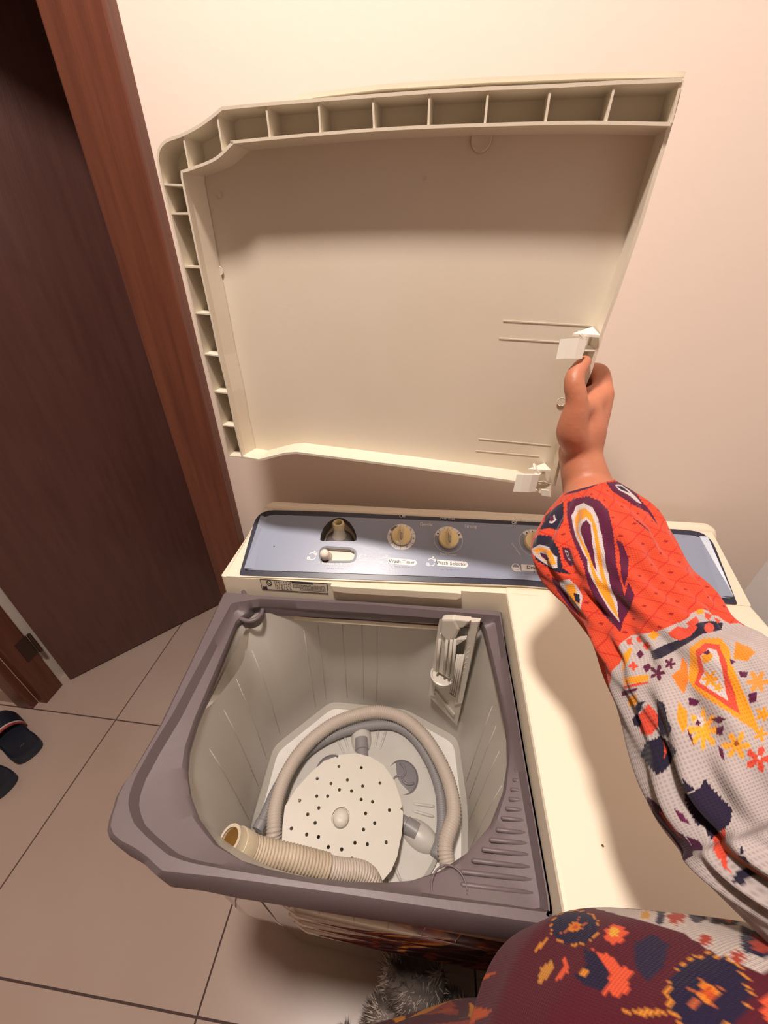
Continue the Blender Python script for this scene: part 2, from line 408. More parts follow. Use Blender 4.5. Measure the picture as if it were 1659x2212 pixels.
# the front skirt leans out to the traced lower edge
for i in range(NA):
    if low[0, 0] < Ll[i, 0] < 0.2 and Ll[i, 1] < 0.2:
        y = np.interp(Ll[i, 0], low[:, 0], low[:, 1]); Ll[i, 1] = min(Ll[i, 1], y)
Lt = Lo.copy(); Lm = shift(Lo, 0.001, ZD - 0.006); Lt = shift(Lo, -0.004, ZD)
Li3 = shift(Li, -0.006, ZD - 0.013)
loops = [shift(Ll, -0.010, ZD - 0.040), Ll, Lm, Lt, shift(Li, 0.002, ZD), Li, Li3]
def mix(A, B, t, z): Q = A * (1 - t) + B * t; Q[:, 2] = z; return Q
loops += [mix(Li3, Lop, 0.45, ZD - 0.0155), mix(Li3, Lop, 0.9, ZD - 0.018), Lop, shift(Lop, -0.0005, ZD - 0.025), shift(Lop, 0.001, ZD - 0.036)]
rim = obj('wash_rim', *loft(loops), m='grey_frame', parent=wm, smooth=True, auto=38)
rim['label'] = 'grey plastic rim around the wash tub'
# moulded ribs on the right of the rim
rz = (900, 1600, 4.1475)
def zc(p, r): return (r[0] + p[0] / r[2], r[1] + p[1] / r[2])
ribs = [((875,272),(985,288)),((860,352),(1005,374)),((840,437),(1022,460)),((825,522),(1036,546)),((795,607),(1058,638)),((755,692),(1085,733)),((710,797),(1108,843)),((650,887),(1122,938)),((580,972),(1142,1043)),((490,1072),(1155,1153)),((385,1172),(1172,1266)),((390,1287),(1180,1386))]
for a, b in ribs:
    A = onz(zc(a, rz), ZD - 0.0155); B = onz(zc(b, rz), ZD - 0.0155)
    V, Fc = tube([A, A * 0.97 + B * 0.03, B * 0.99 + A * 0.01, B], [0.0008, 0.0021, 0.0021, 0.0008], 10)
    obj('rib', V, Fc, 'grey_frame', rim, smooth=True)
cc = onz(zc((292, 1325), rz), ZD - 0.0145)
obj('round_mark', *tube(spline([cc + np.array([0.0165 * math.cos(a), 0.0165 * math.sin(a), 0.0004]) for a in np.linspace(0, 2 * PI, 24, endpoint=False)], 60, True), 0.0009, 8), m='grey_frame', parent=rim, smooth=True)
# lint catch loop in the back left corner
hz6 = (420, 1250, 5.53)
pts = pz([zc(p, hz6) for p in ((512,430),(545,470),(600,497),(665,505),(740,480),(795,425),(818,350),(800,285),(770,268))], ZD - 0.022)
V, Fc = tube(spline(pts, 40), 0.0035, 10)
lp = MB(); lp.add(V, Fc); 
Q = spline(pts, 40); lp.add(*loft([[tuple(q + np.array([0, 0, 0.0])) for q in Q], [tuple(q - np.array([0, 0, 0.018])) for q in Q]], closed=False))
lp.go('hook_loop', 'grey_frame', rim, smooth=True)
pl = pz([zc(p, hz6) for p in ((415,300),(520,440),(770,272),(660,150))], ZD - 0.020)
br = MB(); br.prism([p + np.array([0, 0, 0.012]) if k in (0, 3) else p + np.array([0, 0, 0.004]) for k, p in enumerate(pl)], [p - np.array([0, 0, 0.02]) for p in pl])
br.go('hook_bracket', 'grey_frame', rim, bev=0.003)
fp = pz([zc(p, hz6) for p in ((590,180),(640,300))], ZD - 0.009)
obj('hook_fin', *tube([fp[0] + [0, 0, 0.006], fp[1]], [0.0035, 0.0025], 8), m='grey_frame', parent=rim, smooth=True)

# wash tub
TZ = 0.55
tb = np.array([(-0.252,0.352),(-0.158,0.459),(0.009,0.462),(0.122,0.415),(0.134,0.30),(0.130,0.22),(0.10,0.155),(0.04,0.130),(-0.03,0.126),(-0.12,0.130),(-0.215,0.150),(-0.246,0.22)])
tt = np.array([(-0.256,0.36),(-0.150,0.447),(0.009,0.452),(0.128,0.430),(0.142,0.30),(0.141,0.20),(0.11,0.13),(0.04,0.106),(-0.03,0.104),(-0.12,0.104),(-0.228,0.122),(-0.252,0.20)])
def rounded(P, z, n=NA):
    P3 = np.c_[P, np.full(len(P), z)]
    return by_angle(P3, z, n)
def sm(L, it, keep=None):
    L = L.copy()
    for _ in range(it): L[:, :2] = 0.25 * np.roll(L[:, :2], 1, 0) + 0.5 * L[:, :2] + 0.25 * np.roll(L[:, :2], -1, 0)
    return L
B0 = sm(rounded(tb, TZ), 14); T0 = sm(rounded(tt, ZD - 0.028), 14)
rT = np.linalg.norm(T0[:, :2] - CEN, axis=1); rO = np.linalg.norm(Lop[:, :2] - CEN, axis=1) + 0.003
for _ in range(3):
    rT = np.linalg.norm(T0[:, :2] - CEN, axis=1); T0 = shift(T0, np.maximum(rO - rT, 0)[:, None], ZD - 0.028)
    if _ < 2: T0 = sm(T0, 60)
tl = [shift(T0, 0.004, ZD - 0.028), T0] + [mix(T0, B0, w_, (ZD - 0.028) * (1 - t) + TZ * t) for t, w_ in ((0.06, 0.15), (0.16, 0.5), (0.35, 0.8), (0.6, 0.95), (0.9, 1.0))] + [shift(B0, 0.0, TZ + 0.012), shift(B0, -0.010, TZ + 0.001)]
tub = obj('wash_tub', *loft(tl), m='tub_plastic', parent=wm, smooth=True, auto=30)
tub['label'] = 'pale grey inside of the wash tub'
obj('tub_base', *loft([shift(B0, -0.008, TZ + 0.0012), shift(B0, -0.008, TZ - 0.01)], True, True), m='tub_base_white', parent=tub)
# vertical mouldings on the tub walls
for (ang, w) in ((150, 1), (163, 1), (176, 1), (120, 1), (127, 1), (108, 1), (98, 1), (90, 1), (20, 1), (12, 1), (2, 1), (-10, 1), (192, 1)):
    i = int((math.radians(ang if ang <= 180 else ang - 360) + PI) / (2 * PI) * NA) % NA
    Pm = [mix(T0, B0, w_, (ZD - 0.028) * (1 - t) + TZ * t)[i] for t, w_ in ((0.16, 0.5), (0.35, 0.8), (0.6, 0.95), (0.9, 1.0))]
    obj('tub_rib', *tube(Pm, [0.0005, 0.0009, 0.0009, 0.0006], 6), m='tub_plastic', parent=tub, smooth=True)

# pulsator: a broad moulded disc with rollers and swirl buttons
PC = np.array([-0.054, 0.283, TZ]); PR = 0.150
pul = obj('pulsator', *lathe([(PR, 0.0), (PR, 0.012), (PR - 0.006, 0.017), (PR - 0.03, 0.0155), (0.07, 0.021), (0.02, 0.03), (0.002, 0.031)], PC, n=72), m='pulsator_plastic', parent=wm, smooth=True, auto=35)
pul['label'] = 'pale grey moulded pulsator disc at the bottom of the tub'
def polar(r, deg, z=0.0): return PC + np.array([r * math.cos(math.radians(deg)), r * math.sin(math.radians(deg)), z])
def pang(px, z=TZ + 0.02):
    q = onz(px, z) - PC; return math.hypot(q[0], q[1]), math.degrees(math.atan2(q[1], q[0]))
zr5 = (450, 1500, 2.9625)
rollers = [pang(zc((980, 300), zr5)), pang(zc((1330, 885), zr5))]
rollers.append((rollers[0][0], rollers[0][1] + 118))
for r, a in rollers:
    ax = np.array([math.cos(math.radians(a)), math.sin(math.radians(a)), 0]); c = polar(r, a, 0.015)
    rot = np.array([[ax[0], -ax[1], 0], [ax[1], ax[0], 0], [0, 0, 1]])
    rl = obj('roller_housing', *ellipsoid(c + ax * 0.006, (0.036, 0.021, 0.019), rot, 28, 14), m='pulsator_plastic', parent=pul, smooth=True)
    s = c - ax * 0.050
    obj('roller', *lathe([(0.0, -0.001), (0.0115, 0.0), (0.0115, 0.030), (0.0135, 0.031), (0.0135, 0.052), (0.0, 0.053)], s + np.array([0, 0, 0.010]), ax, 20), m='roller_grey', parent=pul, smooth=True, auto=40)
def swirl(px=None, ra=None):
    r, a = pang(px) if px else ra
    c = polar(r, a, 0.018)
    s = obj('swirl_button', *lathe([(0.031, -0.004), (0.031, 0.001), (0.0285, 0.003), (0.0275, 0.0015), (0.002, 0.0035)], c, n=40), m='swirl_grey', parent=pul, smooth=True, auto=40)
    for k in range(3):
        t0 = 2 * PI * k / 3 + 0.5
        P = [c + np.array([0.024 * u * math.cos(t0 + 1.3 * u), 0.024 * u * math.sin(t0 + 1.3 * u), 0.003]) for u in np.linspace(0, 1, 10)]
        obj('swirl_fin', *tube(P, 0.0022, 8), m='swirl_grey', parent=pul, smooth=True)
    return r, a
sr, sa = swirl(zc((1240, 530), zr5)); swirl(ra=(sr, sa + 120)); swirl(ra=(sr, sa + 240))
for a in (rollers[0][1] + 24, rollers[0][1] + 17, rollers[0][1] - 17, rollers[0][1] - 24, rollers[1][1] + 24, rollers[1][1] + 17, rollers[1][1] - 32, rollers[1][1] - 40, rollers[1][1] - 50):
    A = polar(0.088, a, 0.0185); B = polar(0.128, a, 0.0165)
    obj('radial_ridge', *tube([A, A * .9 + B * .1, B * .9 + A * .1, B], [0.001, 0.0024, 0.0024, 0.001], 8), m='pulsator_plastic', parent=pul, smooth=True)
for k in range(26):
    a = -150 + k * 14; c = polar(PR - 0.010 - 0.012 * (k % 2), a, 0.0157)
    obj('drain_hole', *lathe([(0.0024, 0), (0.0023, 0.0014), (0.0014, 0.0014), (0.0014, 0.0)], c, n=10, caps=False), m='pulsator_plastic', parent=pul)

# filter unit on the chamfered corner of the tub
FA = np.array([0.006, 0.450, 0.0]); FB = np.array([0.120, 0.408, 0.0])
fu = (FB - FA); fu[2] = 0; fu /= np.linalg.norm(fu); fn = np.array([fu[1], -fu[0], 0]) ; fn = fn if fn[1] < 0 else -fn
def FL(px, d=0.004): return onpl(px, FA + fn * d, fn)
zf = (900, 1300, 6.91)
def fpl(pts, d0, d1, m, name, parent, bev=0.0):
    A = [FL(zc(p, zf), d1) for p in pts]; A0 = [a - fn * (d1 - d0) for a in A]
    mb = MB(); mb.prism(A0, A); return mb.go(name, m, parent, bev=bev)
def f2(p): q = FL(zc(p, zf), 0.004) - FA; return (q.dot(fu), q[2])
fslot = [(600,600),(735,560),(600,1450),(490,1370)]; fopen = [(600,480),(640,400),(790,330),(770,520),(740,550),(590,550)]
fp_ = obj('filter_unit', *flat([[f2(p) for p in q] for q in ([(335,255),(940,300),(600,1850),(180,1400)], fslot, fopen)], 0.008, lambda x, y, h: FA + fu * x + np.array([0, 0, y]) + fn * (h - 0.004)), m='filter_plastic', parent=wm)
for q in ([(340,260),(372,260),(262,1410),(200,1390)], [(800,300),(925,300),(680,1510),(560,1540)], [(262,1340),(285,1330),(560,1690),(545,1720)]):
    fpl(q, 0.004, 0.0075, 'filter_plastic', 'filter_rail', fp_)
fpl([(345,480),(600,560),(500,1160),(300,1030)], 0.004, 0.012, 'filter_plastic', 'filter_well', fp_)
for k, x in enumerate((0.0, 0.33, 0.66, 1.0)):
    a0 = np.array([610 + x * 90, 790]); b0 = np.array([510 + x * 85, 1350 + x * 60])
    A = FL(zc(a0, zf), 0.013); B = FL(zc(b0, zf), 0.013)
    obj('filter_bar', *tube([A, B], 0.0016, 8), m='filter_plastic', parent=fp_, smooth=True)
for x in (345, 455, 520, 575):
    A = FL(zc((x, 560), zf), 0.016); B = FL(zc((x - 45, 1030 + (x - 345) * 0.45), zf), 0.016)
    obj('filter_bar', *tube([A, B], 0.0024, 8), m='filter_plastic', parent=fp_, smooth=True)
# rounded scoop above and cup below
fpl([(362,262),(560,262),(640,420),(575,560),(500,600),(430,590),(348,480)], 0.004, 0.017, 'filter_plastic', 'filter_scoop', fp_, 0.004)
c = FL(zc((380, 1110), zf), 0.008); obj('filter_cup', *lathe([(0.004, -0.022), (0.013, -0.017), (0.0205, -0.004), (0.0215, 0.004), (0.019, 0.005), (0.017, 0.002)], c, n=28), m='filter_plastic', parent=fp_, smooth=True, auto=45)
fpl([(480,255),(800,290),(700,390),(620,395),(540,300)], 0.004, 0.015, 'filter_plastic', 'filter_hood', fp_, 0.002)
fpl([(570,570),(735,560),(610,640),(585,650)], 0.008, 0.016, 'filter_plastic', 'filter_catch', fp_)
for k in range(10):
    p = (770 - k * 19, 690 + k * 78); A = FL(zc(p, zf), 0.0078); B = FL(zc((p[0] + 26, p[1] - 22), zf), 0.0078)
    obj('scale_mark', *tube([A, B], 0.0005, 5), m='print_white', parent=fp_)

# outer body
bx0, bx1 = -0.205, 0.515
def body_front(x): return 0.090 + 0.016 * ((x - 0.13) / 0.39) ** 2
zs = [0.885, 0.875, 0.62, 0.535, 0.500, 0.05, 0.035]
ys = [0.0, 0.001, 0.008, 0.016, 0.056, 0.062, 0.063]
xs = np.linspace(bx0, bx1, 60)
loops = []
for z, dy in zip(zs, ys):
    L = [(-0.262, 0.16 + dy, z), (-0.258, 0.136 + dy, z), (-0.246, 0.122 + dy, z), (-0.228, 0.113 + dy, z)] + [(x, body_front(x) + dy, z) for x in xs] + [(bx1, 0.53 + SK * 0.6, z), (-0.262, 0.53, z)]
    loops.append(L)
obj('cabinet', *loft(loops, False, True), m='front_gloss', parent=wm, smooth=True, auto=30)['label'] = 'glossy front cabinet with vertical seams'
cab = bpy.data.objects['cabinet']
def front_at(x, z): return body_front(x) + np.interp(-z, [-q for q in zs], ys)
for px in ((511,1940),(587,1953),(667,1967),(755,1981),(840,1996),(925,2010),(1010,2024)):
    q = onz(px, 0.86); x = q[0]
    P = [(x, front_at(x, z) - 0.0002, z) for z in np.linspace(0.874, 0.40, 12)]
    obj('seam', *tube(P, 0.0006, 6), m='front_gloss', parent=cab)
for z in (0.76, 0.71, 0.66):
    P = [(x, front_at(x, z) + 0.001, z) for x in np.linspace(-0.12, 0.46, 30)]
    V, Fc = tube(P, np.r_[0.002, np.full(28, 0.008), 0.002], 14)
    obj('embossed_bar', V, Fc, 'front_gloss', cab, smooth=True)
MB().box(bx0 + 0.02, bx1 - 0.02, 0.20, 0.50, 0.0, 0.04).go('base', 'cream_plastic', wm)
# cream moulding under the rim
mo = [(x, body_front(x) - 0.004, 0) for x in xs]
ml = [[(x, y, 0.882) for x, y, _ in mo], [(x, y - 0.003, 0.876) for x, y, _ in mo], [(x, y + 0.012, 0.872) for x, y, _ in mo]]
obj('trim_strip', *loft(ml, closed=False), m='cream_plastic', parent=wm, smooth=True)
ul = shift(Ll, -0.006, ZD - 0.036); ul2 = shift(Ll, -0.008, ZD - 0.052); ul3 = shift(Ll, -0.010, ZD - 0.052)
obj('deck_apron', *loft([ul, ul2]), m='cream_plastic', parent=wm, smooth=True, auto=40)

# spinner side: the cream top plate
CZ = 0.953
cl_f = onz((1215, 1957), CZ); cl_b = onz((1091, 1262), CZ)
xr = 0.527
cov = MB()
A = [(cl_b[0], cl_b[1] + 0.0, CZ), (cl_f[0], cl_f[1] - 0.012, CZ), (cl_f[0] + 0.004, cl_f[1] - 0.022, CZ), (0.34, 0.066, CZ), (xr - 0.02, 0.080, CZ), (xr, 0.10, CZ), (xr, cl_b[1] + SK * 0.37, CZ)]
Bv = [(x, y, 0.884) for x, y, _ in A]
cov.prism(Bv, A); cv = cov.go('spinner_cover', 'cream_plastic', wm, bev=0.004); cv['label'] = 'plain cream plate over the spin tub'
# faint worn lettering near the back of the cover
def onc(x, y, z, c=onz((1100, 1280), CZ)): return (c[0] + x, c[1] + y, CZ + 0.0001 + z)
mb = MB()
for k in range(26):
    x = 0.003 + k * 0.0016 + random.random() * 0.0006
    y = -0.002 + random.uniform(-0.0012, 0.0012)
    mb.add(*flat([[(x, y), (x + 0.0008, y), (x + 0.0007, y + random.uniform(0.001, 0.002)), (x, y + 0.001)]], 0.0001, onc))
mb.go('worn_print', 'hose_end', cv)
c = onz((1302, 1827), CZ); obj('speck', *lathe([(0.0012, 0), (0.0006, 0.0006)], c, n=8), m='hose_inside', parent=cv)
def MBp(A, B): mb = MB(); mb.prism(A, B); return mb.V, mb.F
# ------------------------------------------------------------------ control panel
pa = np.array([-0.280, 0.437, 0.955]); pb = np.array([0.503, 0.476, 0.955]); pt = np.array([-0.280, 0.540, 1.010])
e1 = (pb - pa) / np.linalg.norm(pb - pa); pn = np.cross(e1, pt - pa); pn /= np.linalg.norm(pn); e2 = np.cross(pn, e1)
def PS(px):
    q = onpl(px, pa, pn) - pa; return (q.dot(e1), q.dot(e2))
def PX(s, t, h=0.0): return pa + e1 * s + e2 * t + pn * h
def hb(x): return 0.437 + SK * (x + 0.28)             # front line of the housing
xl, xr2 = -0.313, 0.528
def hloop(z, x0, x1, yf, yb, r, n=8):
    """rounded outline of the housing at height z; yf, yb are depths behind the front line"""
    pts = []; r = min(r, max(0.001, (yb - yf) / 2 - 0.001))
    for cx_, cy_, a0, rr in ((x1 - r, yf + 0.004, -90, 0.004), (x1 - r, yb - r, 0, r), (x0 + r, yb - r, 90, r), (x0 + r, yf + 0.004, 180, 0.004)):
        for k in range(n + 1):
            a = math.radians(a0 + 90 * k / n)
            rx = r
            pts.append((cx_ + rx * math.cos(a), cy_ + rr * math.sin(a), z))
    return [(x, y + hb(x), zz) for x, y, zz in pts]
hl = [hloop(0.885, xl, xr2, -0.004, 0.129, 0.012), hloop(0.9505, xl, xr2, -0.004, 0.129, 0.012), hloop(0.9512, xl + 0.003, xr2 - 0.003, 0.050, 0.129, 0.012),
      hloop(0.985, xl + 0.024, xr2 - 0.010, 0.100, 0.129, 0.014), hloop(1.007, xl + 0.036, xr2 - 0.016, 0.104, 0.129, 0.012),
      hloop(1.0145, xl + 0.042, xr2 - 0.020, 0.108, 0.128, 0.010), hloop(1.0175, xl + 0.048, xr2 - 0.026, 0.112, 0.126, 0.007), hloop(1.0182, xl + 0.056, xr2 - 0.034, 0.116, 0.122, 0.003)]
# the sloping face: lower it a little below the fascia plane
hs = obj('control_panel', *loft(hl, True, True), m='cream_plastic', parent=wm, smooth=True, auto=30)
hs['label'] = 'sloping cream control panel housing'
def rpoly(pts, r, n=6):
    """round the corners of a polygon"""
    out = []; N = len(pts)
    for i in range(N):
        p = np.array(pts[i]); a = np.array(pts[i - 1]) - p; b = np.array(pts[(i + 1) % N]) - p
        rr = r[i] if isinstance(r, (list, tuple)) else r
        la, lb = np.linalg.norm(a), np.linalg.norm(b); d = min(rr, la * .45, lb * .45)
        A = p + a / la * d; B = p + b / lb * d
        for t in np.linspace(0, 1, n): out.append(tuple((1 - t) ** 2 * A + 2 * t * (1 - t) * p + t * t * B))
    return out
bpx = [(517,1243),(557,1102),(754,1107),(970,1115),(1130,1123),(1436,1142),(1531,1150),(1592,1307),(1130,1265)]
bo = rpoly([PS(p) for p in bpx], [0.004, 0.03, 0.001, 0.001, 0.001, 0.001, 0.03, 0.004, 0.001])
ipx = [(530,1232),(567,1113),(754,1119),(970,1128),(1130,1136),(1436,1154),(1520,1160),(1577,1294),(1130,1253)]
ip = rpoly([PS(p) for p in ipx], [0.003, 0.024, 0.001, 0.001, 0.001, 0.001, 0.024, 0.003, 0.001])
FT = 0.0022
zo = rpoly([PS(p) for p in ((486,1245),(570,1099),(586,1090),(1000,1103),(1500,1129),(1534,1142),(1623,1310),(1130,1266))], [0.003, 0.012, 0.012, 0.001, 0.012, 0.012, 0.003, 0.001])
obj('panel_bezel', *flat([zo, bo], 0.026, lambda s, t, h: PX(s, t, h - 0.0258)), m='cream_plastic', parent=hs)['label'] = 'cream bezel round the fascia'
# cut-outs in the fascia for the inlet and the selector slot
zp = (650, 1090, 6.636)
arch = [PS(zc(p, zp)) for p in ((280,520),(290,440),(330,340),(400,260),(480,215),(550,198),(620,210),(700,265),(760,350),(795,440),(800,520),(770,535),(310,530))]
slot = [PS(zc(p, zp)) for p in ((290,720),(310,660),(370,635),(700,655),(760,680),(775,730),(755,790),(700,812),(360,812),(310,790))]
bd = obj('panel_border', *flat([bo, arch, slot], 0.0015, lambda s, t, h: PX(s, t, h)), m='fascia_border', parent=hs)
fa = obj('fascia', *flat([ip, arch, slot], 0.0016, lambda s, t, h: PX(s, t, h + 0.0014)), m='fascia_blue', parent=hs)
fa['label'] = 'blue grey printed fascia'
endpx = [(530,1232),(567,1114),(590,1116),(552,1222)]
# the upturned end of the fascia at either side
for oe, ie in (([(531,1231),(566,1118)], [(549,1230),(578,1119)]), ([(1576,1292),(1521,1163)], [(1553,1288),(1508,1160)])):
    O = [PS(p) for p in oe]; I = [PS(p) for p in ie]
    obj('fascia_end', *MBp([PX(*O[0], 0.0028), PX(*I[0], 0.0028), PX(*I[1], 0.0028), PX(*O[1], 0.0028)], [PX(*O[0], 0.0085), PX(*I[0], 0.0031), PX(*I[1], 0.0031), PX(*O[1], 0.0085)]), m='fascia_blue', parent=hs)
S = FT + 0.0009                                        # print height
# inlet recess: back well and spout
obj('inlet_well', *loft([[PX(s, t, 0.0032) for s, t in arch], [PX(s, t, -0.0) + np.array([0, 0.004, -0.010]) for s, t in arch], [PX(s * 0.97 + 0.03 * arch[5][0], t, 0) + np.array([0, 0.010, -0.022]) for s, t in arch]], False, True), m='recess_grey', parent=hs, smooth=True, auto=40)
fc = np.array(PX(*PS(zc((540, 440), zp)), 0.0)) + np.array([0, 0.006, -0.016])
obj('inlet_seat', *lathe([(0.026, -0.004), (0.022, 0.006), (0.015, 0.010), (0.013, 0.0105)], fc, (0, -0.1, 1), 32), m='recess_grey', parent=hs, smooth=True)
obj('inlet_spout', *lathe([(0.0135, 0.006), (0.012, 0.012), (0.0092, 0.020), (0.0085, 0.034), (0.006, 0.034), (0.006, 0.026)], fc, (0, -0.05, 1), 28), m='nozzle_cream', parent=hs, smooth=True, auto=40)
ring = MB(); ring.add(*lathe([(0.0092, 0.030), (0.0092, 0.040), (0.0068, 0.0405), (0.006, 0.038), (0.006, 0.030)], fc, (0, -0.05, 1), 28))
for k in range(10):
    a = 2 * PI * k / 10; c = fc + np.array([0.0093 * math.cos(a), 0.0093 * math.sin(a) - 0.0018, 0.0355])
    ring.add(*ellipsoid(c, (0.0012, 0.0012, 0.004), None, 6, 6))
ring.go('inlet_collar', 'nozzle_ring', hs, smooth=True, auto=45)
# water selector
sc_ = np.mean(np.array(slot), 0)
slot_o = [(sc_[0] + (s - sc_[0]) * 1.13 , sc_[1] + (t - sc_[1]) * 1.38) for s, t in slot]
obj('selector_surround', *flat([rpoly(slot_o, 0.004), slot], 0.0006, lambda s, t, h: PX(s, t, h + 0.0029)), m='fascia_border', parent=hs)
obj('selector_tray', *loft([[PX(s, t, 0.002) for s, t in slot], [PX(s, t, -0.0045) for s, t in slot]], False, True), m='nozzle_cream', parent=hs)
kc = PX(*PS(zc((360, 745), zp)), -0.004)
obj('selector_knob', *lathe([(0.0105, 0.0), (0.0085, 0.006), (0.0075, 0.013), (0.0080, 0.017), (0.0072, 0.022), (0.0045, 0.0248), (0.0005, 0.0255)], kc, tuple(pn + np.array([0, -0.12, 0.1])), 24), m='knob_white', parent=hs, smooth=True)
MB_ = MB()
for k in range(9):
    s0, t0 = PS(zc((490 + k * 24, 730), zp)); MB_.add(*flat([[(s0, t0), (s0 + 0.0018, t0), (s0 + 0.0016, t0 + 0.005), (s0, t0 + 0.004)]], 0.0001, lambda s, t, h: PX(s, t - 0.003, h - 0.0044)))
MB_.go('selector_print', 'sticker_paper', hs)

def pr(name, polys, m, h=S): 
    mb = MB()
    for pl in polys: mb.add(*flat(pl if isinstance(pl[0][0], (list, tuple)) else [pl], 0.0002, lambda s, t, hh: PX(s, t, hh + h)))
    return mb.go(name, m, hs)
def ptext(s, px, size, m='print_white', rot=0.0, h=S + 0.0001):
    c = PS(px); cr, sr_ = math.cos(rot), math.sin(rot)
    V, Fc = text(s, size, lambda x, y, z: PX(c[0] + x * cr - y * sr_, c[1] + x * sr_ + y * cr, z + h))
    return obj('lettering', V, Fc, m, hs)
def scribble(px0, px1, m='print_red', n=11, amp=0.0012):
    """small worn cursive script line"""
    a = np.array(PS(px0)); b = np.array(PS(px1)); mb = MB(); R = random.Random(int(px0[0]))
    P = [a + (b - a) * t + np.array([0, R.uniform(-amp, amp)]) for t in np.linspace(0, 1, n * 2)]
    k = 0
    while k < len(P) - 3:
        L = R.choice((3, 4, 5)); q = P[k:k + L]
        if len(q) > 1: mb.add(*tube([PX(x[0], x[1], S + 0.0001) for x in q], 0.00022, 4))
        k += L
    return mb.go('script_print', m, hs)
def icon(px, r, kind):
    c = PS(px); P = []
    if kind == 'bubbles':
        P.append([arcring(c[0], c[1], r * 0.8, r, 0.5, 2.6)]); P.append([arcring(c[0], c[1], r * 0.8, r, 3.6, 6.0)])
        P.append([circ(c[0] - r * 0.8, c[1] - r * 0.55, r * 0.42, 16), circ(c[0] - r * 0.8, c[1] - r * 0.55, r * 0.24, 16)])
        P.append([circ(c[0] + r * 0.85, c[1] + r * 0.6, r * 0.34, 16), circ(c[0] + r * 0.85, c[1] + r * 0.6, r * 0.14, 16)])
        P.append([circ(c[0] + r * 0.45, c[1] + r * 1.3, r * 0.22, 12)])
    elif kind == 'spin':
        P.append([arcring(c[0], c[1], r * 0.78, r, 0.4, 2.9)]); P.append([arcring(c[0], c[1], r * 0.78, r, 3.5, 6.1)])
        P.append([[(c[0] - r * 1.2, c[1] - r * 0.1), (c[0] - r * 0.6, c[1] - r * 0.1), (c[0] - r * 0.9, c[1] + r * 0.4)]])
    else:
        P.append([circ(c[0], c[1], r, 24), circ(c[0], c[1], r * 0.78, 24)])
        P.append([[(c[0] + r * 0.7 * math.cos(a), c[1] + r * 0.7 * math.sin(a)) for a in np.linspace(PI, 2 * PI, 14)]])
        P.append([[(c[0] + r * 0.9, c[1] - r * 0.2), (c[0] + r * 1.2, c[1] - r * 1.0), (c[0] + r * 0.35, c[1] - r * 0.95)]])
    return pr('printed_icon', P, 'print_white')
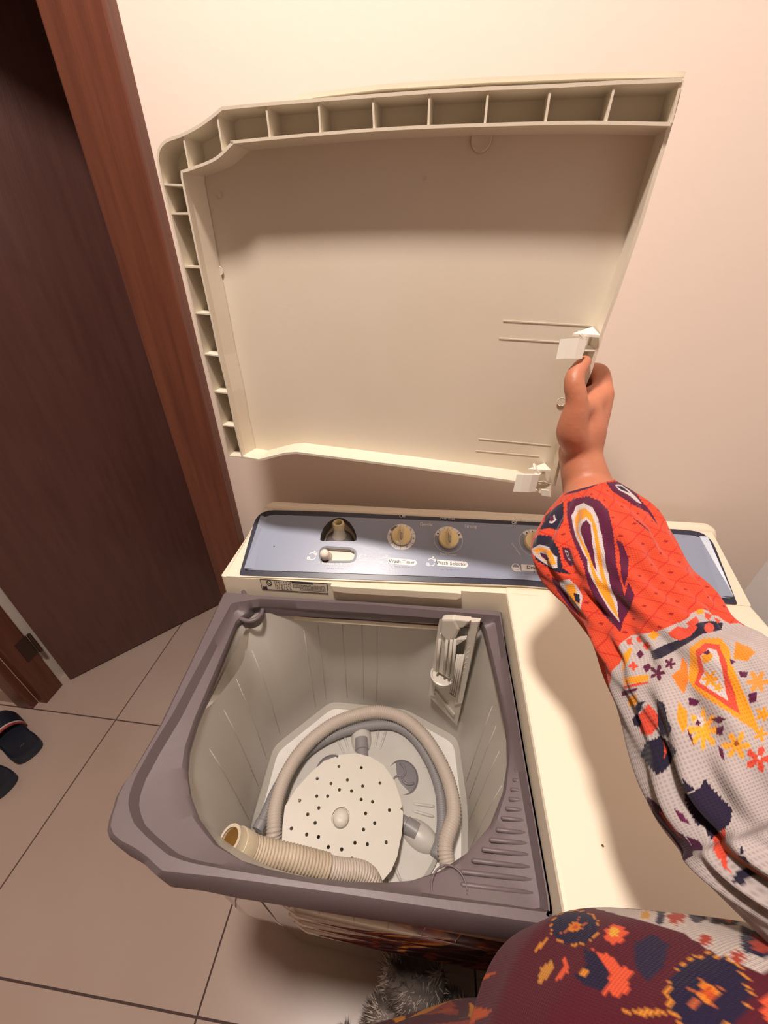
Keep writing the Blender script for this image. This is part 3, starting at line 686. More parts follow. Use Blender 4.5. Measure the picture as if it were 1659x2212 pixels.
def dial(px, kind):
    c = np.array(PS(px)); R0, R1 = 0.0172, 0.0240
    if kind == 'timer':
        pr('dial_ring', [[circ(c[0], c[1], R1, 56), circ(c[0], c[1], R0, 48)]], 'print_white')
        pr('dial_mark', [arcring(c[0], c[1], R0, R1, a - 0.012, a + 0.012, 2) for a in np.radians([68, 18, -32, -92, -142, 112])], 'print_dark', S + 0.00015)
        pr('dial_sector', [arcring(c[0], c[1], R0 + 0.0008, R1 - 0.0008, math.radians(115), math.radians(150), 10)], 'print_grey', S + 0.00015)
        for s, a in (('3', 42), ('6', -5), ('9', -62), ('12', -118), ('15', 172)):
            q = c + 0.0207 * np.array([math.cos(math.radians(a)), math.sin(math.radians(a))])
            V, Fc = text(s, 0.0062, lambda x, y, z: PX(q[0] + x, q[1] + y, z + S + 0.0003)); obj('lettering', V, Fc, 'print_grey', hs)
        tri = [90]
    elif kind == 'selector':
        pr('dial_ring', [arcring(c[0], c[1], R0, R1, math.radians(10), math.radians(162), 30)], 'print_white')
        pr('dial_mark', [arcring(c[0], c[1], R0, R1, a - 0.012, a + 0.012, 2) for a in np.radians([40, 72, 108, 135])], 'print_dark', S + 0.00015)
        pr('dial_line', [[circ(c[0], c[1], R1 + 0.0004, 56), circ(c[0], c[1], R1 - 0.0001, 56)]], 'print_white')
        tri = [90, 150, 28]
    else:
        pr('dial_ring', [arcring(c[0], c[1], R0, R1, math.radians(60), math.radians(135), 20)], 'print_white')
        pr('dial_mark', [arcring(c[0], c[1], R0, R1, a - 0.012, a + 0.012, 2) for a in np.radians([72, 106])], 'print_dark', S + 0.00015)
        pr('dial_line', [[circ(c[0], c[1], R1 + 0.0008, 56), circ(c[0], c[1], R1 + 0.0003, 56)], [circ(c[0], c[1], R0 + 0.001, 56), circ(c[0], c[1], R0 + 0.0005, 56)]], 'print_white')
        tri = [90, 120]
    T = []
    for a in np.radians(tri):
        u = np.array([math.cos(a), math.sin(a)]); v = np.array([-u[1], u[0]]); q = c + u * 0.0207
        T.append([tuple(q + u * 0.0018), tuple(q - u * 0.0014 + v * 0.002), tuple(q - u * 0.0014 - v * 0.002)])
    pr('dial_arrow', T, 'print_dark', S + 0.0003)
    o3 = PX(c[0], c[1], S)
    obj('dial_gap', *lathe([(0.0178, 0), (0.0178, 0.0012), (0.001, 0.0012)], o3, pn, 40), m='fascia_blue', parent=hs)
    kb = obj('dial_knob', *lathe([(0.0168, 0.001), (0.0170, 0.006), (0.0160, 0.0085), (0.012, 0.0092), (0.0005, 0.0095)], o3, pn, 44), m='knob_yellow', parent=hs, smooth=True, auto=40)
    # raised grip with a pointed nose, and its chrome insert
    n2 = 16
    out = [(0.0062 * math.cos(a), -0.002 + 0.0150 * math.sin(a)) for a in np.linspace(-PI, 0, 10)] + [(0.0058, 0.006), (0.0030, 0.0155), (0, 0.0188), (-0.0030, 0.0155), (-0.0058, 0.006)]
    out = [(x, max(y, -0.0165)) for x, y in out]
    obj('dial_grip', *loft([[PX(c[0] + x, c[1] + y, S + 0.008) for x, y in out], [PX(c[0] + x * 0.92, c[1] + y * 0.97, S + 0.013) for x, y in out], [PX(c[0] + x * 0.62, c[1] + y * 0.9, S + 0.0165) for x, y in out]], False, True), m='knob_yellow', parent=hs, smooth=True, auto=40)
    ci = [(0.0030 * math.cos(a), -0.0025 + 0.0125 * math.sin(a)) for a in np.linspace(0, 2 * PI, 28, endpoint=False)]
    ci = [(x if y < 0.006 else x * 0.7, max(y, -0.0140)) for x, y in ci]
    obj('dial_chrome', *loft([[PX(c[0] + x, c[1] + y, S + 0.0150) for x, y in ci], [PX(c[0] + x, c[1] + y, S + 0.0172) for x, y in ci], [PX(c[0] + x * 0.6, c[1] + y * 0.85, S + 0.0192) for x, y in ci]], False, True), m='chrome', parent=hs, smooth=True, auto=50)
z1 = (480, 1060, 2.552)
dial((867, 1161), 'timer'); dial((968, 1167), 'selector'); dial((1152, 1174), 'drain')
def pill(pxa, pxb, hgt):
    a = np.array(PS(pxa)); b = np.array(PS(pxb)); n = hgt / 2
    P = [(b[0] + n * math.cos(t), b[1] + n * math.sin(t)) for t in np.linspace(-PI / 2, PI / 2, 10)] + [(a[0], a[1] + n), (a[0], a[1] - n)]
    pr('name_plate', [P], 'print_white')
pill((842, 1213), (893, 1217), 0.0105); ptext('Wash Timer', (868, 1215), 0.0085, 'print_dark', h=S + 0.0003)
pill((944, 1217), (1003, 1221), 0.0105); ptext('Wash Selector', (975, 1219), 0.0085, 'print_dark', h=S + 0.0003)
pill((1125, 1227), (1195, 1231), 0.0105); ptext('Drain Selector', (1170, 1229), 0.0085, 'print_dark', h=S + 0.0003)
icon((831, 1213), 0.0068, 'bubbles'); icon((931, 1216), 0.0068, 'bubbles'); icon((675, 1203), 0.0068, 'bubbles'); icon((784, 1206), 0.0066, 'spin'); icon((1113, 1227), 0.0068, 'drain')
ptext('Water Selector', (728, 1220), 0.0080)
ptext('Off', (869, 1117), 0.0080); ptext('Normal', (966, 1121), 0.0080); ptext('Gentle', (920, 1135), 0.0080); ptext('Strong', (1016, 1139), 0.0080)
ptext("Don't Rotate", (968, 1199), 0.0052); ptext('Off', (1110, 1131), 0.0075); ptext('Wash\u00b7Rinse', (1147, 1127), 0.0078); ptext("Don't Rotate", (1114, 1188), 0.0045, rot=-1.0)
for a, b in (((706, 1229), (745, 1230)), ((852, 1225), (888, 1227)), ((952, 1230), (995, 1233)), ((1132, 1241), (1160, 1242)), ((878, 1117), (887, 1118)), ((985, 1122), (993, 1123))): scribble(a, b)
# hair lying on the fascia
P = [PX(*PS(p), S + 0.0008) for p in ((1155, 1216), (1155, 1225), (1153, 1240))]
obj('stray_hair', *tube(P, 0.0002, 4), m='print_dark', parent=hs)
c = PS((593, 1182)); pr('chip_mark', [circ(c[0], c[1], 0.0012, 8)], 'print_dark')

# front strip of the housing: hinge bar and warning sticker
def fstrip(px, d): # on the vertical strip below the fascia
    nrm = np.array([SK, -1.0, 0]); nrm /= np.linalg.norm(nrm)
    return onpl(px, np.array([-0.28, 0.433, 0.94]) + nrm * d, nrm)
bar = [(716,1258),(722,1270),(745,1274),(985,1288),(996,1284),(996,1275),(985,1273),(740,1260)]
A = [fstrip(p, 0.0005) for p in bar]; Bq = [fstrip(p, 0.0005) + np.array([0, -0.008, 0]) for p in bar]
mb = MB(); mb.prism(A, Bq); mb.go('hinge_bar', 'cream_plastic', hs, bev=0.001)
st = [(561,1250),(708,1263),(709,1283),(566,1273)]
SA = fstrip(st[3], 0.0006); SU = fstrip(st[2], 0.0006) - SA; SV = fstrip(st[0], 0.0006) - SA
snn = np.array([SK, -1.0, 0]); snn /= np.linalg.norm(snn)
def SX(u, v, h=0.0): return SA + SU * u + SV * v + snn * h
def spr(name, polys, m, h):
    mb = MB()
    for pl in polys: mb.add([SX(u, v, h) for u, v in pl], [tuple(range(len(pl)))])
    return mb.go(name, m, hs)
spr('warning_sticker', [[(0, 0), (1, 0), (1, 1), (0, 1)]], 'sticker_paper', 0.0)
fr = []
for u0, u1, v0, v1 in ((0, 1, 0, 0.06), (0, 1, 0.94, 1), (0, 0.008, 0, 1), (0.992, 1, 0, 1), (0.215, 0.22, 0, 1), (0.445, 0.45, 0, 1)): fr.append([(u0, v0), (u1, v0), (u1, v1), (u0, v1)])
fr.append([(0.47, 0.80), (0.79, 0.80), (0.79, 0.93), (0.47, 0.93)])
fr.append([(0.13 + 0.04 * math.cos(a) * 1.0, 0.66 + 0.26 * math.sin(a)) for a in np.linspace(0, 2 * PI, 20, endpoint=False)])
fr.append([(0.02, 0.06), (0.09, 0.06), (0.085, 0.3), (0.05, 0.38), (0.03, 0.3)])
R = random.Random(3)
for row, v in enumerate((0.64, 0.53, 0.41, 0.30, 0.18)):
    u = 0.48 + (0.1 if row > 2 else 0)
    while u < 0.96:
        w = R.uniform(0.006, 0.02); fr.append([(u, v), (u + w, v), (u + w, v + 0.055), (u, v + 0.055)]); u += w + 0.006
for v in (0.78, 0.6, 0.45, 0.3, 0.15):
    u = 0.235
    while u < 0.43:
        w = R.uniform(0.008, 0.03); fr.append([(u, v), (u + w, v), (u + w, v + 0.06), (u, v + 0.06)]); u += w + R.uniform(0.008, 0.03)
spr('sticker_print', fr, 'print_dark', 0.0003)
spr('sticker_sign', [[(0.13 + 0.028 * math.cos(a), 0.66 + 0.18 * math.sin(a)) for a in np.linspace(0, 2 * PI, 20, endpoint=False)], [(0.03 + 0.03 * math.cos(a) + 0.025, 0.55 + 0.25 * math.sin(a)) for a in np.linspace(0, 2 * PI, 16, endpoint=False)]], 'sticker_paper', 0.0005)
spr('sticker_bar', [[(0.105, 0.74), (0.112, 0.80), (0.155, 0.56), (0.148, 0.50)]], 'print_dark', 0.0007)
# ================================================================== LOOSE THINGS IN THE TUB
def corrug(P, r, pitch, amp, n_per=4, seg=18):
    P = np.asarray(P); L = np.r_[0, np.cumsum(np.linalg.norm(np.diff(P, axis=0), axis=1))]
    n = int(L[-1] / pitch * n_per); s = np.linspace(0, L[-1], n)
    Q = np.stack([np.interp(s, L, P[:, k]) for k in range(3)], 1)
    return tube(Q, r + amp * np.cos(2 * PI * s / pitch), seg)
Z0 = TZ + 0.018
def hz(px, z): return onz(px, z)
# beige drain hose: stained end propped in front, round the front, then coiled round the tub
hp = [onz((496,1812), 0.800), onz((545,1834), 0.762), onz((640,1856), 0.730), onz((720,1876), 0.700), onz((800,1898), 0.665), (0.005,0.112,0.605), (0.06,0.135,0.59), (0.098,0.175,0.583)] + \
     [onz(p, Z0 + 0.029) for p in ((962,1830),(980,1760),(972,1700),(950,1645),(915,1590),(870,1552),(820,1538),(770,1545),(715,1567),(660,1612),(620,1670),(597,1735),(592,1790))]
q = onz((594, 1835), Z0 + 0.014); hp += [q, q + np.array([0.015, -0.035, -0.004]), q + np.array([0.05, -0.06, -0.008])]
HS = spline(np.array([np.array(p, float) for p in hp]), 500)
# keep the coil inside the tub walls
def inside(P, r):
    for p in P:
        d = p[:2] - CEN; a = math.atan2(d[1], d[0]); i = int((a + PI) / (2 * PI) * NA) % NA
        f = (p[2] - TZ) / (ZD - 0.028 - TZ); lim = np.linalg.norm((B0[i] * (1 - f) + T0[i] * f)[:2] - CEN) - r - 0.001
        l = np.linalg.norm(d)
        if l > lim: p[:2] = CEN + d * lim / l
    return P
HS = inside(HS, 0.014)
hose = thing('drain_hose', tuple(HS[250]), 'beige corrugated drain hose coiled in the wash tub with a stained open end', 'hose')
cut = 62
obj('hose_body', *corrug(HS[cut - 2:], 0.0125, 0.0042, 0.0011), m='hose_beige', parent=hose, smooth=True)
obj('stained_section', *corrug(HS[18:cut], 0.0148, 0.0048, 0.0009), m='hose_stain', parent=hose, smooth=True)['label'] = 'brown stained stretch of the hose'
e0 = HS[0]; ed = HS[14] - HS[0]; el = np.linalg.norm(ed); ed /= el
obj('hose_cuff', *lathe([(0.0120, 0.0), (0.0155, 0.0), (0.0155, 0.014), (0.0172, 0.016), (0.0165, el + 0.016), (0.0120, el + 0.016), (0.0120, 0.001)], e0, ed, 28, caps=False), m='hose_end', parent=hose, smooth=True, auto=45)
obj('hose_bore', *lathe([(0.0121, 0.004), (0.0121, 0.0045), (0.001, 0.012)], e0, ed, 24), m='hose_inside', parent=hose)
obj('cuff_groove', *lathe([(0.0158, 0.0142), (0.0166, 0.0148), (0.0158, 0.0156)], e0, ed, 28, caps=False), m='hose_end', parent=hose)
# grey inlet hose inside the coil
gp = [onz(p, Z0 + 0.010) for p in ((556,1795),(575,1755),(600,1700),(635,1650),(690,1605),(745,1580),(800,1567),(850,1567),(890,1590),(925,1640),(948,1700),(955,1760),(952,1810),(940,1850))]
GS = inside(spline(np.array(gp), 360), 0.011)
gh = thing('inlet_hose', tuple(GS[180]), 'thin grey inlet hose lying inside the beige coil', 'hose')
obj('hose_body', *corrug(GS[16:], 0.0092, 0.0034, 0.0005, 4, 14), m='hose_grey', parent=gh, smooth=True)
gd = GS[16] - GS[0]; gl = np.linalg.norm(gd); gd /= gl
obj('end_fitting', *lathe([(0.006, 0), (0.0105, 0.001), (0.0105, 0.014), (0.0085, 0.016), (0.0085, gl + 0.004)], GS[0], gd, 20), m='hose_grey', parent=gh, smooth=True, auto=40)
# perforated spin plate lying on the pulsator
PZ = TZ + 0.062
pin = [zc(p, zr5) for p in ((835,392),(950,380),(1040,405),(1120,455),(1190,555),(1230,675),(1240,722),(1226,735),(1246,752),(1243,830),(1236,900),(1208,1040),(1170,1130),(1118,1192))]
pin += [(790, 1925), (735, 1925), (680, 1908), (635, 1875)]
pin += [zc(p, zr5) for p in ((470,985),(475,850),(490,720),(560,610),(650,510),(740,430),(815,402),(828,412))]
PL0 = onz((735, 1767), PZ)
tl_ = np.array([0.07, 0.0, 1.0]); tl_ /= np.linalg.norm(tl_)              # the plate lies a little tilted
def pl2(px): q = onpl(px, PL0, tl_); return (q[0] - PL0[0], q[1] - PL0[1])
holes_z = [(836,465),(979,472),(697,543),(785,574),(890,551),(987,590),(1098,571),(839,614),(916,621),(694,655),(764,655),(585,683),(978,676),(1050,690),(1158,744),(707,730),(636,771),(1006,765),(684,825),(1064,827),(993,868),(532,861),(630,900),(705,915),(938,953),(1017,962),(1137,950),(768,980),(853,995),(687,1014),(797,1070),(918,1054),(1030,1125)]
hl_ = []
for hz_ in holes_z:
    c = pl2(zc(hz_, zr5)); hl_.append(circ(c[0], c[1], 0.0027, 12))
c0 = pl2(zc((848, 795), zr5)); cen_hole = circ(c0[0], c0[1], 0.0155, 24)
def plx(x, y, h): return PL0 + np.array([x, y, -(tl_[0] * x) / tl_[2]]) + tl_ * h
plate = thing('spin_plate', tuple(PL0), 'cream perforated spinner plate with a round centre knob lying in the wash tub', 'plate')
outl = [pl2(p) for p in pin]
# pull the hidden front edge round so that the plate stays inside the tub
obj('disc', *flat([outl, cen_hole] + hl_, 0.0025, plx), m='plate_plastic', parent=plate)
kc_ = plx(c0[0], c0[1], -0.004)
obj('knob', *lathe([(0.0135, 0), (0.0135, 0.004), (0.0128, 0.010), (0.0095, 0.0135), (0.003, 0.0145), (0.0005, 0.014)], kc_, tl_, 28), m='plate_plastic', parent=plate, smooth=True)
obj('hub', *lathe([(0.017, -0.008), (0.017, -0.004), (0.001, -0.004)], plx(c0[0], c0[1], 0.002), tl_, 24), m='plate_plastic', parent=plate)

# ================================================================== THE LID HELD UP BY HAND
LA = math.radians(5.5)
ln = np.array([math.sin(LA), math.cos(LA), 0.0])       # pointing away from the camera
LP = np.array([-0.07, 0.452, 1.32])
lu = np.array([math.cos(LA), -math.sin(LA), 0.0])
DEP = 0.030
lid = thing('washer_lid', tuple(onpl((800, 1000), LP, ln)), 'cream plastic washer lid held upright showing its ribbed underside', 'lid')
def LU(px, d=0.0):
    q = onpl(px, LP + ln * d, ln) - LP; return np.array([q.dot(lu), q[2]])
def LX(u, v, d=0.0): return LP + lu * u + np.array([0, 0, v]) + ln * d
def ribbon(px, d0, d1, th=0.0022, closed=False, name='wall', m='lid_plastic', uv=None):
    """a thin upright wall of the tray along a traced line, from depth d0 to d1"""
    P = np.array([LU(p, d0) for p in px]) if uv is None else np.array(uv)
    T = np.gradient(P, axis=0); T /= np.linalg.norm(T, axis=1)[:, None]; Nn = np.stack([-T[:, 1], T[:, 0]], 1) * th / 2
    L = [[LX(*(p + n), d0) for p, n in zip(P, Nn)], [LX(*(p - n), d0) for p, n in zip(P, Nn)], [LX(*(p - n), d1) for p, n in zip(P, Nn)], [LX(*(p + n), d1) for p, n in zip(P, Nn)]]
    loops = [[L[k][i] for k in range(4)] for i in range(len(P))]
    return loft(loops, True, True)
out_left = [(493,986),(479,921),(461,847),(440,768),(420,678),(396,577),(367,461),(351,398),(342,352),(341,335),(346,318),(360,304),(392,292),(430,272),(460,250),(479,234)]
out_top = [(479,234),(573,225),(685,216),(805,207),(928,198),(1054,191),(1188,186),(1333,178),(1474,173)]
in_left = [(523,988),(508,924),(493,850),(474,771),(455,680),(433,580),(408,459),(393,386),(392,371)]
in_top = [(392,371),(414,364),(465,343),(501,310),(512,306),(682,290),(862,277),(1043,270),(1260,265),(1450,268)]
def dense(px, n=60): return [tuple(p) for p in np.array([np.array(q, float) for q in spline([(a[0], a[1], 0) for a in px], n)])[:, :2]]
# skin: outline at the back plane
right = [(1474,173),(1450,262),(1385,480),(1330,640),(1300,722),(1276,800),(1256,850),(1215,975),(1197,1050)]
bot = [(1190,1066),(1160,1062),(1120,1042),(890,1010),(640,978),(615,980),(560,994),(523,988)]
sk = [LU(p) for p in dense(out_left, 60) + out_top[1:] + right[1:] + bot + [(493, 986)]]
skin = flat([[tuple(p) for p in sk]], 0.003, lambda x, y, h: LX(x, y, DEP - 0.0005 + h))
lp_ = obj('lid_panel', *skin, m='lid_plastic', parent=lid)
obj('outer_wall', *ribbon(dense(out_left, 70) + out_top[1:], 0.0, DEP), m='lid_plastic', parent=lid, smooth=True, auto=40)
obj('inner_wall', *ribbon(in_left[:-1] + dense(in_top, 60), 0.0, DEP), m='lid_plastic', parent=lid, smooth=True, auto=40)
obj('side_wall', *ribbon(right, 0.004, DEP, 0.003), m='lid_plastic', parent=lid)
obj('lower_wall', *ribbon(bot[1:], 0.0, DEP, 0.003), m='lid_plastic', parent=lid)
# sloping fillet inside the left wall
iw = [LU(p) for p in in_left]
obj('wall_slope', *loft([[LX(u, v, 0.004) for u, v in iw], [LX(u + 0.006, v, DEP - 0.001) for u, v in iw]], closed=False), m='lid_plastic', parent=lid)
# front lip above the ribbed edge
lip = [(640,214),(682,205),(826,187),(1043,173),(1260,164),(1481,160)]
obj('front_lip', *ribbon(lip, 0.010, DEP + 0.004, 0.003), m='lid_plastic', parent=lid)
lw = [LU(p, DEP) for p in lip]; lo = [LU(p) for p in [(640,219),(685,216),(805,207),(1054,191),(1333,178),(1474,173)]]
obj('lip_floor', *loft([[LX(u, v, DEP) for u, v in lw], [LX(u, v, DEP) for u, v in lo]], closed=False), m='lid_plastic', parent=lid)
for a, b in (((395,292),(409,365)),((468,246),(481,325)),((574,226),(583,298)),((688,217),(692,289)),((805,207),(808,281)),((928,199),(925,273)),((1055,192),(1047,269)),((1190,186),(1178,266)),((1330,178),(1308,266)),((1472,174),(1450,266)),
             ((351,398),(395,400)),((367,461),(408,461)),((396,576),(433,578)),((420,676),(455,679)),((440,765),(474,769)),((461,846),(493,850)),((479,919),(508,922)),((493,985),(523,988))):
    obj('rib', *ribbon([a, ((a[0] + b[0]) / 2, (a[1] + b[1]) / 2), b], 0.001, DEP, 0.0018), m='lid_plastic', parent=lid)
# hinge clips on the right edge
def lprism(px, d0, d1, name, m='lid_clip', bev=0.0006):
    A = [LX(*LU(p, d0), d0) for p in px]; B2 = [a + ln * (d1 - d0) for a in A]
    mb = MB(); mb.prism(A, B2); return mb.go(name, m, lid, bev=bev)
def clip(dx, dy, k, zz=(1130, 680, 7.213)):
    def t(p): q = zc(p, zz); return (1256 + (q[0] - 1256) * k + dx, 745 + (q[1] - 745) * k + dy)
    # triangular gusset standing out of the panel, facing up
    g = [LX(*LU(t(p), 0.0), 0.0) for p in ((775,290),(1200,315))]; gb = LX(*LU(t((1080,185)), DEP), DEP)
    mb = MB(); up = np.array([0, 0, -0.0022]); mb.prism([g[0], g[1], gb], [g[0] + up, g[1] + up, gb + up]); mb.go('clip_gusset', 'lid_clip', lid)
    # stem and curved tongue
    S1 = [t((905,300)), t((975,380))]
    V, Fc = ribbon([S1[0], ((S1[0][0] + S1[1][0]) / 2, (S1[0][1] + S1[1][1]) / 2), S1[1]], -0.004, 0.012, 0.0022); obj('clip_stem', V, Fc, 'lid_clip', lid)
    A = [t((585,380)), t((700,362)), t((850,362)), t((975,388))]; Bq = [t((515,680)), t((640,660)), t((770,662)), t((890,675))]
    V, Fc = loft([[LX(*LU(p, -0.008), -0.008 - 0.003 * (k % 3 > 0)) for k, p in enumerate(A)], [LX(*LU(p, -0.008), -0.010 - 0.003 * (k % 3 > 0)) for k, p in enumerate(Bq)]], closed=False)
    o = obj('clip_tongue', V, Fc, 'lid_clip', lid); so = o.modifiers.new('s', 'SOLIDIFY'); so.thickness = 0.002; so.offset = 1
    lprism([t((935,545)), t((1130,548)), t((1125,575)), t((935,575))], 0.004, DEP, 'clip_ledge')
clip(0, 0, 1.0); clip(-100, 289, 0.86)
for q in (((1087,692),(1280,703)), ((1078,730),(1208,738)), ((1034,947),(1190,962)), ((1028,973),(1165,985))):
    obj('moulded_line', *tube([LX(*LU(p, DEP - 0.001), DEP - 0.0012) for p in q], 0.0003, 6), m='lid_plastic', parent=lid)
# broken corner below the lower clip
mb = MB(); bq = [LX(*LU(p, 0.002), 0.002 + 0.004 * (k % 2)) for k, p in enumerate(((1122,1044),(1160,1066),(1190,1074),(1192,1050),(1175,1040),(1150,1046)))]
mb.prism(bq, [b + ln * 0.003 for b in bq]); mb.go('broken_corner', 'lid_plastic', lid)
bq = [LX(*LU(p, 0.0), 0.0) for p in ((1170,1058),(1186,1060),(1185,1073),(1169,1070))]
mb = MB(); mb.prism(bq, [b + ln * 0.002 for b in bq]); mb.go('torn_tab', 'lid_clip', lid)
for px, r in (((1040,300),0.009),((474,421),0.0024),((918,385),0.0012),((1213,868),0.005),((474,585),0.0045)):
    u, v = LU(px, DEP - 0.0022); obj('moulding_mark', *lathe([(r, 0), (r * 0.92, 0.0004), (r * 0.85, 0.0001), (r * 0.1, 0.0001)], LX(u, v, DEP - 0.0005 - 0.0016), -ln, 20), m='lid_plastic', parent=lid, smooth=True, auto=30)
# ================================================================== THE PERSON
person = thing('person', (0.29, -0.12, 0), 'person in orange and grey printed sleeve and maroon embroidered dress reaching to hold the lid', 'person')
# --- sleeve: sections traced left/right, each with its own distance
st_px = [((1215,1066),(1327,1036),0.455),((1176,1118),(1392,1082),0.438),((1146,1178),(1440,1136),0.425),((1163,1240),(1478,1208),0.412),((1228,1312),(1530,1272),0.396),
         ((1276,1385),(1588,1338),0.380),((1296,1455),(1650,1375),0.367),((1338,1545),(1735,1450),0.357),((1396,1720),(1810,1560),0.350),((1462,1830),(1860,1690),0.345),((1545,1928),(1900,1790),0.340)]
SEC = []
for L, Rr, d in st_px:
    A = atd(L, d); B = atd(Rr, d); c = (A + B) / 2; w = (B - A) / 2
    v = CAM - c; v -= w * v.dot(w) / w.dot(w); v /= np.linalg.norm(v)
    SEC.append(np.r_[c, w, v * np.linalg.norm(w) * 0.72])
# on to the shoulder
def sec(c, w, v): return np.r_[np.array(c), np.array(w), np.array(v)]
SEC.append(sec((0.285, -0.005, 1.165), (0.055, 0.035, -0.02), (-0.03, 0.01, 0.06)))
SEC.append(sec((0.345, -0.085, 1.215), (0.05, 0.045, -0.02), (-0.03, 0.01, 0.065)))
NS, NT = 560, 620
SS = spline(np.array(SEC), NS)
th = np.r_[np.linspace(-0.12, PI + 0.12, 500, endpoint=False), np.linspace(PI + 0.12, 2 * PI - 0.12, NT - 500, endpoint=False)]    # finer on the upper side
c = SS[:, None, 0:3]; w = SS[:, None, 3:6]; v = SS[:, None, 6:9]
ct, sn = np.cos(th)[None, :, None], np.sin(th)[None, :, None]
base = c + w * ct + v * sn
rad = w * ct + v * sn; rl_ = np.linalg.norm(rad, axis=2, keepdims=True); rad = rad / rl_
arc = np.r_[0, np.cumsum(np.linalg.norm(np.diff(SS[:, :3], axis=0), axis=1))]
S_ = arc[:, None] + 0 * th[None, :]; T_ = th[None, :] + 0 * S_
u01 = np.linspace(0, 1, NS)[:, None]
face = np.clip(np.sin(T_), 0, 1) ** 0.6                       # keep the outline, wrinkle the faces
wr = 0.0035 * np.sin(5 * T_ + 30 * S_) * np.sin(22 * S_ + 1) + 0.0026 * np.sin(11 * T_ - 55 * S_ + 2 * np.sin(3 * T_)) + 0.0016 * np.sin(17 * T_ + 90 * S_)
# gathered folds by the elbow
k0 = np.exp(-((u01 - 0.47) / 0.05) ** 2); wr = wr + 0.006 * k0 * np.sin(60 * (S_ + 0.02 * np.cos(T_)) + 0.5)
# long hanging crease along the upper arm
wr = wr - 0.010 * np.exp(-((T_ - 2.15 + 0.9 * (u01 - 0.72)) / 0.07) ** 2) * np.clip((u01 - 0.5) * 6, 0, 1) + 0.006 * np.exp(-((T_ - 1.9 + 0.9 * (u01 - 0.72)) / 0.13) ** 2) * np.clip((u01 - 0.5) * 6, 0, 1)
base = base + rad * (wr * (0.25 + 0.75 * face) * np.clip(u01 * 12, 0.15, 1))[:, :, None]
# ---- print on cloth
def grid_mesh(name, G, m, parent, color, close=True, inner=None):
    ns, nt = G.shape[:2]; off = rootloc(parent)
    V = (G - off).reshape(-1, 3); i = np.arange(ns - 1)[:, None]; j = np.arange(nt)[None, :]; j2 = (j + 1) % nt
    Fq = np.stack([i * nt + j, i * nt + j2, (i + 1) * nt + j2, (i + 1) * nt + j], -1).reshape(-1, 4)
    me = bpy.data.meshes.new(name); me.vertices.add(len(V)); me.vertices.foreach_set('co', V.ravel())
    me.loops.add(Fq.size); me.loops.foreach_set('vertex_index', Fq.ravel().astype(np.int32))
    me.polygons.add(len(Fq)); me.polygons.foreach_set('loop_start', np.arange(0, Fq.size, 4, dtype=np.int32))
    me.update(calc_edges=True); me.validate()
    a = me.color_attributes.new('print', 'FLOAT_COLOR', 'POINT'); a.data.foreach_set('color', np.c_[color.reshape(-1, 3), np.ones(len(V))].ravel().astype(np.float32))
    uvl = me.uv_layers.new(name='UVMap'); uu = np.zeros((len(V), 2)); uu[:, 0] = np.repeat(np.linspace(0, 1, ns), nt); uu[:, 1] = np.tile(np.linspace(0, 1, nt, endpoint=False), ns)
    fu_ = uu[Fq.ravel()]; last = (j == nt - 1) & (i >= 0); fu_ = fu_.reshape(-1, 4, 2); fu_[last.ravel(), 1, 1] = 1.0; fu_[last.ravel(), 2, 1] = 1.0
    uvl.data.foreach_set('uv', fu_.ravel())
    me.materials.append(M[m]); me.shade_smooth()
    o = bpy.data.objects.new(name, me); COL.objects.link(o); o.parent = parent
    return o
